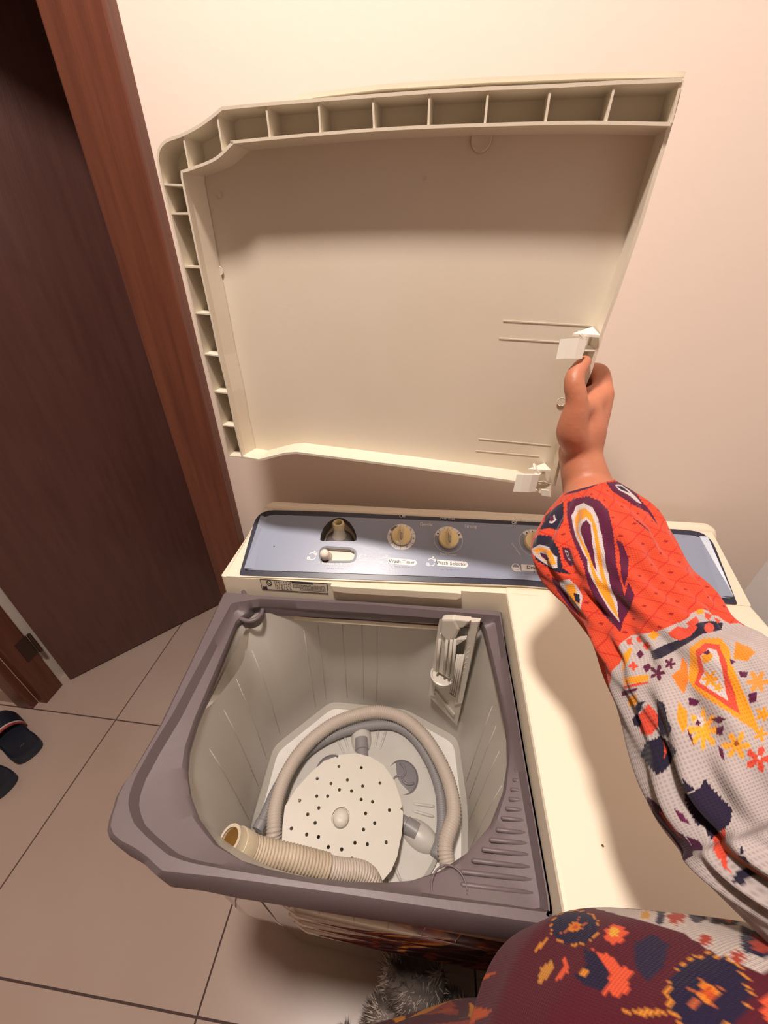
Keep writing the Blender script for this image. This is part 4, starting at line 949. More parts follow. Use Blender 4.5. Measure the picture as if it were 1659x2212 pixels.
class Cloth:
    """colours a lofted cloth grid; motif outlines are first turned into cloth coordinates (row, column)"""
    def __init__(s, G, color):
        s.G = G; s.ns, s.nt = G.shape[:2]; s.C = color
        du = np.gradient(G, axis=0); dv = (np.roll(G, -1, 1) - np.roll(G, 1, 1)) / 2
        n = np.cross(du, dv); n /= np.linalg.norm(n, axis=2, keepdims=True) + 1e-12
        cen_ = G.mean(1, keepdims=True)
        sgn = np.sign(((G - cen_) * n).sum(2, keepdims=True)); n *= sgn
        see = ((CAM - G) * n).sum(2) > 0
        p, dep = proj(G.reshape(-1, 3)); see = see.ravel() & (dep > 0.01)
        s.idx = np.where(see)[0]; s.p = p[s.idx]; s.dep = dep[s.idx]
        s.ii, s.jj = np.meshgrid(np.arange(s.ns), np.arange(s.nt), indexing='ij')
    def uv(s, px):
        d2 = ((s.p - np.array(px)) ** 2).sum(1); near = np.where(d2 < (math.sqrt(d2.min()) + 5.0) ** 2)[0]
        dm = s.dep[near].min(); near = near[s.dep[near] < dm + 0.03]                 # the nearest layer of cloth there
        k = s.idx[near[np.argmin(d2[near])]]; return (k // s.nt, k % s.nt)
    def poly_uv(s, P, col):
        P = np.array(P, float); 
        i0, i1 = int(max(0, P[:, 0].min())), int(min(s.ns - 1, P[:, 0].max())) + 1; j0, j1 = int(max(0, P[:, 1].min())), int(min(s.nt - 1, P[:, 1].max())) + 1
        if i1 <= i0 or j1 <= j0: return
        y, x = s.ii[i0:i1, j0:j1] + 0.01, s.jj[i0:i1, j0:j1] + 0.01; ins = np.zeros(x.shape, bool); n = len(P)
        for k in range(n):
            y1, x1 = P[k]; y2, x2 = P[(k + 1) % n]
            if y1 == y2: continue
            ins ^= ((y1 > y) != (y2 > y)) & (x < (x2 - x1) * (y - y1) / (y2 - y1) + x1)
        s.C[i0:i1, j0:j1][ins] = lin(col)
    def poly(s, px, col, zr=None, jag=0.0):
        P = [zc(p, zr) if zr else p for p in px]
        if jag:
            Q = []; cen = np.mean(np.array(P), 0)
            for k in range(len(P)):
                a = np.array(P[k], float); b = np.array(P[(k + 1) % len(P)], float); m_ = max(1, int(np.linalg.norm(b - a) / (jag * 2.2)))
                for q in range(m_):
                    Q.append(tuple(a + (b - a) * q / m_)); t = a + (b - a) * (q + 0.5) / m_; d = t - cen; Q.append(tuple(t + d / (np.linalg.norm(d) + 1e-9) * jag))
            P = Q
        Q = np.array([s.uv(p) for p in P], float); r_ = np.abs(Q - np.median(Q, 0)); ok = (r_ <= 3.2 * np.median(r_, 0) + 8).all(1)      # drop strays beyond the cloth's edge
        if ok.sum() > 2: s.poly_uv(Q[ok], col)
    def flower(s, cx, cy, r, n, col, zr=None, inner=0.45, ry=None, rot=0.0):
        P = []
        for k in range(n * 4):
            a = 2 * PI * k / (n * 4) + rot; q = inner + (1 - inner) * abs(math.cos(n * a / 2 - n * rot / 2)); P.append((cx + r * q * math.cos(a), cy + (ry or r) * q * math.sin(a)))
        s.poly(P, col, zr)
OR, DR, PUR, NAVY, YEL, WHT, RED, GRY = (204,70,42), (140,28,28), (84,20,54), (32,27,48), (222,144,36), (192,182,182), (204,72,52), (172,162,160)
col = np.empty((NS, NT, 3)); col[:] = lin(OR)
A_ = T_ * 0.052
lat1 = np.mod((S_ + A_ * 0.8) / 0.021, 1); lat2 = np.mod((S_ - A_ * 0.8) / 0.021, 1)
col[(lat1 < 0.06) | (lat2 < 0.06)] = lin((186, 44, 34))
col[(abs(lat1 - 0.53) < 0.07) & (abs(lat2 - 0.53) < 0.07)] = lin((150, 30, 28))
sl = Cloth(base, col)
z6 = (1100, 1000, 2.304)
# pale upper part begins along a slanting border
bpts = [(530,1185),(545,1000),(552,900),(600,862),(740,838),(850,792),(900,752),(960,728),(1040,760),(1100,800),(1180,808)]
uvb = np.array([sl.uv(zc(p, z6)) for p in bpts], float); o_ = np.argsort(uvb[:, 1])
brow = np.interp(np.arange(NT), uvb[o_, 1], uvb[o_, 0])
pale = sl.ii > brow[None, :]
col[pale] = lin(GRY)
P = sl.poly
# orange part
P([(290,200),(330,180),(390,170),(445,190),(492,240),(512,330),(522,420),(532,520),(562,620),(582,700),(552,840),(520,805),(468,752),(428,680),(393,600),(368,500),(338,430),(306,350),(290,270)], PUR, z6, 3)
P([(330,215),(370,199),(412,220),(442,280),(462,360),(477,450),(494,550),(524,660),(552,795),(500,732),(448,650),(404,560),(388,480),(348,400),(318,320),(308,260)], WHT, z6)
P([(345,240),(375,226),(410,258),(432,320),(450,420),(464,520),(492,620),(522,700),(546,780),(490,702),(440,622),(410,545),(398,490),(358,402),(332,332),(328,280)], YEL, z6, 2)
P([(358,282),(385,268),(412,300),(424,360),(434,440),(448,520),(472,605),(448,582),(418,502),(388,432),(356,372),(342,312)], WHT, z6)
P([(365,300),(385,284),(403,310),(412,370),(422,450),(437,545),(422,522),(398,450),(368,380),(354,330)], PUR, z6)
P([(530,380),(562,402),(592,480),(588,560),(572,622),(556,560),(550,450)], PUR, z6, 2); P([(592,600),(622,660),(602,720),(562,800),(550,832),(554,740),(575,660)], PUR, z6, 2)
P([(100,410),(150,360),(205,368),(242,430),(262,520),(305,552),(240,545),(190,515),(140,485),(110,445)], NAVY, z6, 3)
P([(112,430),(150,406),(200,420),(237,470),(241,524),(200,518),(150,482)], WHT, z6); P([(118,432),(160,422),(207,440),(232,505),(205,508),(158,472)], (232,150,44), z6, 1); P([(140,440),(180,446),(207,480),(192,493),(153,466)], WHT, z6); P([(150,447),(180,454),(200,478),(186,487),(160,466)], PUR, z6)
P([(160,330),(185,262),(235,218),(268,196),(268,285),(240,335),(200,322)], NAVY, z6, 2); P([(190,262),(225,252),(234,285),(212,303),(196,296)], WHT, z6); P([(198,270),(220,262),(226,284),(210,293)], PUR, z6)
P([(252,592),(300,578),(332,608),(362,700),(378,772),(330,722),(278,660)], WHT, z6); P([(278,610),(322,604),(334,650),(352,712),(305,676)], YEL, z6, 2); P([(318,645),(346,655),(350,702),(330,690)], NAVY, z6)
P([(212,570),(250,592),(300,690),(360,775),(300,720),(240,640)], PUR, z6)
P([(262,420),(300,428),(322,500),(302,515),(275,475)], PUR, z6, 2); P([(275,432),(292,440),(308,490),(295,482)], WHT, z6); P([(279,440),(290,446),(302,480),(294,474)], NAVY, z6)
P([(275,160),(335,112),(400,86),(455,78),(432,112),(350,140)], (70,20,58), z6, 2); P([(485,100),(550,92),(610,128),(655,190),(702,240),(742,315),(690,246),(615,205),(520,145)], PUR, z6, 3); P([(525,108),(560,110),(610,150),(660,205),(600,165),(545,135)], WHT, z6); P([(533,114),(558,116),(600,150),(560,135)], NAVY, z6)
P([(600,262),(640,290),(690,330),(700,345),(650,305)], PUR, z6, 1)
# border of the pale part
for q, cc_ in (([(705,940),(770,908),(850,880),(930,800),(1000,788),(1062,800),(1055,832),(960,852),(900,890),(830,932),(760,972),(720,982)], NAVY), ([(790,850),(835,815),(880,825),(915,800),(935,822),(900,862),(850,884),(812,872)], RED), ([(880,800),(930,765),(945,790),(905,820)], RED), ([(690,860),(716,838),(748,855),(718,882)], YEL), ([(930,735),(962,728),(970,748),(935,756)], YEL), ([(580,885),(610,868),(604,890),(618,905),(590,905)], RED), ([(632,872),(658,858),(652,878),(664,892),(640,892)], RED), ([(975,745),(1010,760),(995,775),(1000,790),(975,768)], RED), ([(1010,765),(1050,785),(1035,800),(1015,785)], RED),
               ([(632,952),(650,933),(668,955),(646,977)], PUR), ([(664,1018),(690,998),(708,1020),(680,1042)], PUR), ([(590,1172),(632,1154),(638,1202),(596,1216)], YEL), ([(565,960),(590,925),(612,922),(600,960),(580,1010),(562,1050)], YEL), ([(568,1070),(690,1056),(692,1084),(572,1108)], YEL), ([(570,1112),(690,1090),(688,1100),(575,1126)], RED), ([(560,1140),(640,1120),(630,1135),(562,1165)], PUR)): P(q, cc_, z6, 1.2 if cc_ != YEL else 0.8)
sl.flower(617, 1012, 24, 4, RED, z6, 0.5); sl.flower(684, 911, 22, 4, RED, z6, 0.55); sl.flower(800, 1000, 30, 5, PUR, z6, 0.35); sl.flower(738, 1045, 42, 5, PUR, z6, 0.3); sl.flower(995, 822, 26, 8, RED, z6, 0.9)
# large paisley on the pale part
P([(900,925),(960,880),(1050,876),(1095,930),(1106,1010),(1144,1100),(1212,1250),(1246,1340),(1180,1305),(1100,1245),(1000,1182),(925,1125),(896,1080),(903,1000)], YEL, z6, 4)
P([(925,935),(975,896),(1045,905),(1066,960),(1084,1050),(1122,1150),(1152,1255),(1080,1212),(1000,1152),(920,1102),(945,1030)], RED, z6)
P([(948,960),(990,922),(1030,932),(1048,990),(1068,1080),(1090,1185),(1020,1142),(945,1090),(975,1040)], WHT, z6); P([(955,965),(990,940),(1015,960),(1000,985),(965,1000)], YEL, z6, 1); P([(965,945),(990,930),(1000,945),(985,955)], PUR, z6)
sl.flower(1000, 1075, 45, 6, YEL, z6, 0.4); sl.flower(1040, 1120, 26, 5, (232,150,44), z6, 0.4)
P([(860,970),(885,1000),(890,1080),(870,1150),(845,1120),(810,1060),(850,1030)], (224,120,44), z6, 2); P([(1130,890),(1190,920),(1225,945),(1180,985),(1120,975)], (228,130,40), z6, 3); P([(840,1190),(880,1240),(885,1300),(862,1345),(836,1280)], YEL, z6, 2)
sl.flower(965, 1330, 85, 8, (236,160,48), z6, 0.35, 110); sl.flower(950, 1290, 30, 6, WHT, z6, 0.6); sl.flower(940, 1300, 18, 4, PUR, z6)
sl.flower(1130, 1408, 75, 6, (232,156,52), z6, 0.3); sl.flower(1130, 1400, 14, 6, (150,80,30), z6, 0.8); sl.flower(1240, 1475, 70, 5, RED, z6, 0.3); sl.flower(1245, 1470, 12, 6, WHT, z6, 0.8)
sl.flower(1235, 1090, 60, 6, (228,140,60), z6, 0.4); sl.flower(1262, 1250, 40, 5, YEL, z6, 0.4); sl.flower(1250, 1350, 40, 5, YEL, z6, 0.35)
for q in ([(890,1165),(950,1185),(930,1210),(895,1205)], [(1005,1280),(1040,1258),(1078,1275),(1045,1300)], [(1030,1320),(1068,1315),(1060,1360),(1030,1350)], [(885,1320),(905,1350),(922,1410),(895,1370)], [(1040,1405),(1062,1430),(1075,1485),(1050,1460)], [(1140,1035),(1190,1040),(1180,1070),(1150,1065)], [(1190,1150),(1230,1140),(1225,1190),(1195,1195)], [(1095,975),(1130,990),(1105,1005)]): P(q, (84,22,58), z6)
P([(650,1310),(640,1270),(690,1205),(735,1250),(745,1310),(700,1360),(655,1345)], RED, z6, 2); P([(610,1280),(640,1190),(680,1185),(650,1240),(650,1320),(620,1310)], NAVY, z6); P([(735,1180),(770,1200),(785,1280),(808,1320),(795,1370),(750,1350),(740,1270)], NAVY, z6, 2); P([(655,1450),(690,1390),(750,1365),(800,1395),(830,1440),(800,1490),(770,1530),(735,1555),(700,1510)], NAVY, z6, 3); P([(760,1370),(785,1365),(790,1430),(770,1480)], RED, z6)
P([(865,1575),(940,1645),(972,1578),(1020,1640),(1104,1720),(1096,1795),(1010,1875),(930,1795),(878,1690)], (38,28,52), z6, 4); P([(910,1575),(935,1620),(930,1650)], PUR, z6); P([(1010,1870),(1102,1800),(1135,1900),(1112,2060),(1060,2010)], RED, z6, 2); P([(1150,1900),(1192,2000),(1196,2110),(1115,2095),(1150,1990)], NAVY, z6, 2)
P([(810,1710),(860,1745),(905,1800),(850,1780)], (92,30,66), z6); P([(690,1662),(765,1720),(865,1850),(915,1955),(1000,2125),(900,2005),(800,1850),(715,1745)], (58,22,46), z6); P([(740,1730),(800,1790),(860,1870),(800,1820)], (166,62,44), z6); P([(900,1880),(960,1960),(1000,2050),(930,1960)], (190,178,176), z6); P([(880,1860),(940,1880),(960,1930),(910,1930)], (70,24,56), z6)
P([(940,1790),(970,1815),(990,1860),(960,1850)], (180,170,165), z6)
# far side of the sleeve: motifs carried round
for k in range(40):
    i_ = random.randint(20, NS - 30); j_ = random.randint(505, NT - 8); r = random.uniform(8, 16); n = random.choice((5, 6)); cc_ = random.choice((PUR, NAVY, YEL, RED))
    sl.poly_uv([(i_ + r * (0.5 + 0.5 * abs(math.cos(n * a / 2))) * math.cos(a), j_ + 0.5 * r * (0.5 + 0.5 * abs(math.cos(n * a / 2))) * math.sin(a)) for a in np.linspace(0, 2 * PI, 40)], cc_)
# turn the cuff inwards
cuff = SS[0]; G2 = [cuff[None, :3] + (cuff[None, 3:6] * np.cos(th)[:, None] + cuff[None, 6:9] * np.sin(th)[:, None]) * k + (SS[6, :3] - SS[0, :3])[None, :] * q for k, q in ((0.90, 2.0), (0.93, 0.6), (0.97, 0.05))]
base_full = np.concatenate([np.array(G2), base], 0); col_full = np.concatenate([np.repeat(col[:1] * 0 + np.array(lin(OR)), 3, 0), col], 0)
slo = grid_mesh('sleeve', base_full, 'sleeve_cloth', person, col_full); slo['label'] = 'orange sleeve with paisley print turning grey above the elbow'

# --- dress
DZ = [0.45, 0.60, 0.70, 0.80, 0.87, 0.92, 0.955, 0.985, 1.03, 1.08, 1.13, 1.19, 1.25, 1.30, 1.335]
DF = [0.036, 0.048, 0.055, 0.060, 0.056, 0.054, 0.056, 0.088, 0.088, 0.076, 0.061, 0.030, -0.03, -0.08, -0.105]     # front
DB = [-0.34, -0.32, -0.30, -0.28, -0.27, -0.26, -0.26, -0.255, -0.25, -0.25, -0.25, -0.25, -0.25, -0.24, -0.235]      # back
DL = [-0.135, -0.090, -0.050, -0.015, 0.012, 0.030, 0.042, 0.046, 0.056, 0.074, 0.103, 0.155, 0.165, 0.225, 0.248]      # left side
DRt = [0.60, 0.59, 0.58, 0.55, 0.53, 0.52, 0.515, 0.51, 0.505, 0.50, 0.49, 0.48, 0.46, 0.40, 0.372]
DC = [((a + b) / 2, (f + k) / 2) for a, b, f, k in zip(DL, DRt, DF, DB)]
DR_ = [((b - a) / 2, (f - k) / 2) for a, b, f, k in zip(DL, DRt, DF, DB)]
ND, NE = 430, 700
zz = np.linspace(DZ[0], DZ[-1], ND)
prm = np.c_[DC, DR_]; pp = np.stack([np.interp(zz, DZ, prm[:, k]) for k in range(4)], 1)
for _ in range(8): pp[1:-1] = 0.25 * pp[:-2] + 0.5 * pp[1:-1] + 0.25 * pp[2:]
ex = 2.0 / 4.0
tf = np.linspace(0, 2 * PI, 200001); sx_ = 0.23 * np.sign(np.cos(tf)) * np.abs(np.cos(tf)) ** ex; sy_ = 0.17 * np.sign(np.sin(tf)) * np.abs(np.sin(tf)) ** ex
al = np.r_[0, np.cumsum(np.hypot(np.diff(sx_), np.diff(sy_)))]; a_m = np.interp(PI * 1.1, tf, al)      # even steps along the hem
te = np.r_[np.interp(np.linspace(0, a_m, 560, endpoint=False), al, tf), np.interp(np.linspace(a_m, al[-1], NE - 560, endpoint=False), al, tf)]
cxp = np.sign(np.cos(te)) * np.abs(np.cos(te)) ** ex; cyp = np.sign(np.sin(te)) * np.abs(np.sin(te)) ** ex
fold = np.clip((0.90 - zz) / 0.4, 0, 1)[:, None]
wob = 1 + fold * (0.045 * np.sin(13 * te[None, :] + 2.2 * np.sin(zz[:, None] * 9)) + 0.03 * np.sin(29 * te[None, :] + zz[:, None] * 14)) * (1 - 0.6 * np.clip(np.sin(te)[None, :], 0, 1)) + (1 - fold) * 0.010 * np.sin(7 * te[None, :] + 24 * zz[:, None])
DG = np.stack([pp[:, 0:1] + pp[:, 2:3] * cxp[None, :] * wob, pp[:, 1:2] + pp[:, 3:4] * cyp[None, :] * wob, zz[:, None] + 0 * te[None, :]], 2)
dcol = np.empty((ND, NE, 3)); dcol[:] = lin((88, 24, 40))
dr = Cloth(DG, dcol); D = dr.poly
R = random.Random(11)
# long brush-like strokes running down the skirt folds
for k in range(420):
    i_ = R.randint(0, int(ND * 0.60)); j_ = R.randint(0, NE - 12); L = R.uniform(10, 36); wd_ = R.uniform(2.0, 6.0); sl_ = R.uniform(-0.5, 0.5)
    cc_ = R.choice(((196,84,26),(150,58,30),(226,146,40),(120,44,30),(168,60,44),(58,20,46),(40,24,56)))
    dr.poly_uv([(i_ - L, j_ - L * sl_), (i_ - L * 0.3, j_ - L * 0.3 * sl_ + wd_), (i_ + L * 0.4, j_ + L * 0.4 * sl_ + wd_ * 0.8), (i_ + L, j_ + L * sl_), (i_ + L * 0.3, j_ + L * 0.3 * sl_ - wd_), (i_ - L * 0.5, j_ - L * 0.5 * sl_ - wd_ * 0.7)], cc_)
zd5 = (740, 1900, 1.8052)
NV2, GOLD, CORAL = (36, 28, 58), (218, 140, 52), (232, 92, 58)
# pale shawl over the right side of the bust
D([(960,95),(1090,112),(1200,120),(1420,60),(1659,8),(1800,-40),(1900,300),(1659,385),(1480,310),(1330,215),(1190,170),(1060,130)], (196,184,178), zd5)
for x, y, r in ((1305,145,48),(1510,120,62),(1640,250,60),(1180,140,26),(1420,240,32),(1545,310,40),(1580,60,36)):
    D([(x + r * math.cos(a), y + r * math.sin(a)) for a in np.linspace(0, 2 * PI, 18)], NV2 if r > 55 else (204,190,180), zd5); dr.flower(x, y, r * 0.85, 8, (176,66,52) if r > 30 else (206,150,60), zd5, 0.55)
for q in ([(1360,90),(1400,75),(1420,150),(1380,180),(1350,140)], [(1440,60),(1470,55),(1475,200),(1440,210)], [(1560,180),(1600,200),(1590,300),(1560,260)], [(1230,120),(1260,115),(1250,180),(1225,170)]): D(q, (52,48,66), zd5, 3)
# embroidered flowers
def medallion(x, y, rx, ry):
    D([(x + rx * 1.06 * (1 + 0.05 * math.cos(16 * a)) * math.cos(a), y + ry * 1.06 * (1 + 0.05 * math.cos(16 * a)) * math.sin(a)) for a in np.linspace(0, 2 * PI, 96)], GOLD, zd5)
    D([(x + rx * (1 + 0.05 * math.cos(16 * a)) * math.cos(a), y + ry * (1 + 0.05 * math.cos(16 * a)) * math.sin(a)) for a in np.linspace(0, 2 * PI, 96)], NV2, zd5)
    for k in range(8):
        a = 2 * PI * k / 8 + 0.3; u_ = np.array([rx * math.cos(a), ry * math.sin(a)]); v_ = np.array([-ry * math.sin(a), rx * math.cos(a)]) * 0.025
        p0 = np.array([x, y]) + u_ * 0.3; p1 = np.array([x, y]) + u_ * 0.85; D([tuple(p0 - v_), tuple(p1), tuple(p0 + v_)], (190, 96, 52), zd5)
    dr.flower(x, y, rx * 0.27, 10, (226,132,40), zd5, 0.85, ry * 0.3); dr.flower(x, y, rx * 0.14, 6, (200,84,36), zd5, 0.8, ry * 0.16)
medallion(905, 190, 92, 66); medallion(1435, 455, 158, 150)
dr.flower(1066, 218, 50, 7, CORAL, zd5, 0.7, 42); dr.flower(1058, 212, 22, 8, (240,176,60), zd5, 0.8)
D([(960,265),(1000,290),(1050,310),(1080,345),(1145,368),(1110,395),(1115,440),(1070,465),(1040,440),(1025,482),(1020,440),(1045,380),(1010,320)], CORAL, zd5, 6)
D([(910,380),(950,340),(940,280),(985,290),(1020,340),(1040,390),(1020,440),(960,420)], NV2, zd5, 4); D([(1145,260),(1210,220),(1270,260),(1250,350),(1190,400),(1145,340)], (42,34,64), zd5, 5)
D([(912,365),(940,352),(970,365),(940,378)], GOLD, zd5); D([(760,405),(775,350),(815,322),(825,345),(805,385),(775,408)], (206,140,60), zd5, 1); D([(832,398),(862,350),(855,295),(874,320),(878,362),(855,390)], CORAL, zd5, 2); D([(1090,522),(1180,512),(1285,528),(1190,548)], GOLD, zd5, 1); D([(750,285),(775,245),(800,225),(785,255)], GOLD, zd5)
D([(1655,480),(1720,460),(1740,560),(1650,560)], CORAL, zd5, 4)
dro = grid_mesh('dress', DG, 'dress_cloth', person, dcol); dro['label'] = 'maroon dress embroidered with navy and coral flowers'

# --- body: one continuous surface, most of it under the clothes
bm_ = MB()
def hp3(x, y, d): return ony((x, y), d)
wr_ = hp3(1254, 985, 0.415); fa1 = hp3(1272, 1062, 0.392)
ax_ = lambda q: SS[int(NS * q), :3] - SS[int(NS * q), 6:9] * 0.25
elb = ax_(0.50); sho = np.array([0.345, -0.085, 1.215])
bm_.add(*taper([wr_, 0.5 * (wr_ + fa1), fa1, ax_(0.13), ax_(0.30), elb, ax_(0.68), ax_(0.82), ax_(0.92), sho], [0.0215, 0.0235, 0.0262, 0.028, 0.030, 0.029, 0.031, 0.033, 0.036, 0.042], 20))
bm_.add(*taper([wr_ + np.array([0, 0.012, 0]), fa1 + np.array([0, 0.010, 0])], [0.0205, 0.025], 16))
I1 = hp3(1303, 853, 0.452); M1 = hp3(1300, 848, 0.474); R1 = hp3(1293, 856, 0.494); L1 = hp3(1284, 874, 0.510)
for q, r in ((I1, 0.0118), (M1, 0.0115), (R1, 0.011), (L1, 0.0105)):
    bm_.add(*taper([wr_ + (q - I1) * 0.45 + np.array([0, 0.004, 0.006]), 0.5 * (wr_ + q) + (q - I1) * 0.2, q], [0.0205, 0.0165, r], 16))
bm_.add(*ellipsoid(0.55 * I1 + 0.45 * wr_ + np.array([-0.003, 0.016, 0]), (0.021, 0.026, 0.036), None, 20, 14))
# thumb along the inside of the lid's edge
tc1 = hp3(1236, 930, 0.408); tm = hp3(1246, 868, 0.408); ti = hp3(1240, 820, 0.416); tp = hp3(1262, 782, 0.430)
bm_.add(*taper([wr_ + np.array([-0.004, 0.0, 0.012]), tc1, tm, ti, tp], [0.0178, 0.0165, 0.0108, 0.0102, 0.0078], 16))
bm_.add(*taper([hp3(1268, 888, 0.428), hp3(1268, 925, 0.424), hp3(1258, 965, 0.420)], [0.0150, 0.0200, 0.0215], 16)); bm_.add(*taper([hp3(1250, 885, 0.412), hp3(1268, 880, 0.428), 0.6 * I1 + 0.4 * hp3(1268, 880, 0.428)], [0.0118, 0.0128, 0.0120], 14))
# four fingers bent round the back of the lid
for q, (px1, y1), (px2, y2), (px3, y3), r in ((I1, ((1297,806), 0.478), ((1272,800), 0.489), ((1246,806), 0.4845), 0.0092), (M1, ((1296,806), 0.500), ((1266,806), 0.508), ((1236,818), 0.4885), 0.0093), (R1, ((1290,822), 0.516), ((1260,828), 0.518), ((1236,838), 0.489), 0.0088), (L1, ((1282,846), 0.524), ((1256,850), 0.522), ((1238,858), 0.4895), 0.0078)):
    bm_.add(*taper([q, hp3(*px1, y1), hp3(*px2, y2), hp3(*px3, y3)], [r * 1.22, r * 1.05, r * 0.95, r * 0.80], 14))
# trunk, neck and legs inside the clothes
bm_.add(*ellipsoid((0.300, -0.105, 0.98), (0.135, 0.115, 0.20), None, 24, 18)); bm_.add(*ellipsoid((0.308, -0.120, 1.17), (0.130, 0.085, 0.10), None, 24, 16)); bm_.add(*ellipsoid((0.295, -0.110, 0.80), (0.150, 0.120, 0.14), None, 24, 16))
bm_.add(*taper([(0.31, -0.165, 1.22), (0.31, -0.175, 1.36)], [0.055, 0.045], 16)); bm_.add(*taper([(0.34, -0.10, 1.20), sho], [0.06, 0.048], 16))
for sx in (-1, 1):
    bm_.add(*taper([(0.295 + sx * 0.075, -0.115, 0.78), (0.295 + sx * 0.08, -0.11, 0.45), (0.295 + sx * 0.08, -0.135, 0.10), (0.295 + sx * 0.08, -0.135, 0.045)], [0.080, 0.055, 0.036, 0.036], 18))
    bm_.add(*taper([(0.295 + sx * 0.08, -0.15, 0.032), (0.295 + sx * 0.085, -0.07, 0.028), (0.295 + sx * 0.09, -0.005, 0.018)], [0.032, 0.030, 0.017], 14))
# head, turned towards the lid, and the other arm hanging at the side (both outside the photograph)
HD = np.array([0.300, -0.165, 1.475]); fw = np.array([-0.25, 0.92, -0.30]); fw /= np.linalg.norm(fw); rt = np.cross(fw, [0, 0, 1]); rt /= np.linalg.norm(rt); upv = np.cross(rt, fw)
HR = np.stack([rt, fw, upv], 1)
def hd(x, y, z): return HD + HR @ np.array([x, y, z])
bm_.add(*taper([(0.31, -0.175, 1.30), HD - upv * 0.06], [0.052, 0.048], 16))
bm_.add(*ellipsoid(hd(0, -0.012, 0.022), (0.072, 0.090, 0.085), HR, 24, 18)); bm_.add(*ellipsoid(hd(0, 0.018, -0.040), (0.056, 0.062, 0.068), HR, 22, 16)); bm_.add(*ellipsoid(hd(0, 0.058, -0.088), (0.024, 0.020, 0.018), HR, 14, 10))
bm_.add(*taper([hd(0, 0.078, 0.004), hd(0, 0.092, -0.026), hd(0, 0.096, -0.034)], [0.008, 0.011, 0.012], 12))
for sx in (-1, 1):
    bm_.add(*ellipsoid(hd(sx * 0.072, -0.008, -0.012), (0.008, 0.018, 0.030), HR, 14, 10)); bm_.add(*ellipsoid(hd(sx * 0.030, 0.060, -0.030), (0.020, 0.018, 0.020), HR, 14, 10)); bm_.add(*ellipsoid(hd(sx * 0.030, 0.068, 0.022), (0.022, 0.010, 0.008), HR, 14, 10))
bm_.add(*taper([(0.20, -0.16, 1.18), (0.115, -0.20, 0.99), (0.105, -0.150, 0.79)], [0.046, 0.035, 0.023], 16))
hw = np.array([0.105, -0.148, 0.775]); bm_.add(*ellipsoid(hw + np.array([0.0, 0.006, -0.045]), (0.016, 0.036, 0.048), None, 18, 12))
for k, (dy, L) in enumerate(((0.030, 0.062), (0.011, 0.072), (-0.008, 0.066), (-0.025, 0.050))): a_ = hw + np.array([0, 0.006 + dy, -0.080]); bm_.add(*taper([a_, a_ + np.array([0.004, 0.002, -L * 0.5]), a_ + np.array([0.016, 0.002, -L])], [0.0092, 0.0085, 0.0068], 10))
bm_.add(*taper([hw + np.array([0, 0.03, -0.025]), hw + np.array([0.004, 0.058, -0.055]), hw + np.array([0.010, 0.062, -0.085])], [0.014, 0.0105, 0.008], 12))
body = remeshed('body', bm_, 'skin', person, 0.003, 9)
hm = MB(); hm.add(*ellipsoid(hd(0, -0.026, 0.034), (0.080, 0.092, 0.086), HR, 28, 20)); hm.add(*ellipsoid(hd(0, -0.055, -0.020), (0.066, 0.060, 0.080), HR, 22, 16)); hm.add(*ellipsoid(hd(0, -0.120, -0.02), (0.038, 0.036, 0.038), HR, 20, 14))
remeshed('hair', hm, 'hair', person, 0.004, 5)
for sx in (-1, 1):
    obj('eye', *ellipsoid(hd(sx * 0.030, 0.064, 0.006), (0.012, 0.010, 0.009), HR, 16, 12), m='eye_white', parent=person, smooth=True); obj('iris', *ellipsoid(hd(sx * 0.030, 0.0715, 0.004), (0.0052, 0.0030, 0.0052), HR, 12, 8), m='iris', parent=person, smooth=True)
obj('mouth', *ellipsoid(hd(0, 0.073, -0.060), (0.022, 0.009, 0.008), HR, 18, 10), m='lips', parent=person, smooth=True)
LS = spline(np.array([(0.215, -0.155, 1.20), (0.135, -0.190, 1.06), (0.114, -0.198, 0.98), (0.107, -0.175, 0.88), (0.105, -0.155, 0.81)]), 30)
lso = obj('sleeve', *tube(LS, np.interp(np.linspace(0, 1, 30), [0, 0.4, 1], [0.062, 0.052, 0.045]), 28, False), m='sleeve_plain', parent=person, smooth=True)
for sx in (-1, 1):
    obj('trouser_leg', *tube(spline(np.array([(0.295 + sx * 0.078, -0.115, 0.60), (0.295 + sx * 0.08, -0.115, 0.40), (0.295 + sx * 0.08, -0.13, 0.22), (0.295 + sx * 0.08, -0.137, 0.085)]), 20), np.interp(np.linspace(0, 1, 20), [0, 1], [0.078, 0.062]), 24), m='trouser', parent=person, smooth=True)

# ================================================================== CAT ON THE FLOOR
cat = thing('cat', (0.08, 0.05, 0), 'grey tabby cat sitting on the floor against the front of the machine', 'cat')
cb = MB()
cb.add(*ellipsoid((0.085, -0.005, 0.095), (0.095, 0.080, 0.095), None, 26, 18))      # haunches
cb.add(*taper([(0.075, 0.005, 0.12), (0.085, 0.025, 0.22), (0.080, 0.045, 0.31)], [0.088, 0.072, 0.048], 22)); cb.add(*ellipsoid((0.135, 0.035, 0.24), (0.052, 0.046, 0.085), None, 22, 16))   # back, shoulder
cb.add(*taper([(0.030, 0.020, 0.20), (0.028, 0.030, 0.30)], [0.052, 0.036], 18))
HC = np.array([0.060, 0.072, 0.372]); cb.add(*ellipsoid(HC, (0.052, 0.044, 0.042), None, 24, 16)); cb.add(*ellipsoid(HC + np.array([0.0, 0.034, -0.016]), (0.023, 0.018, 0.017), None, 16, 12))
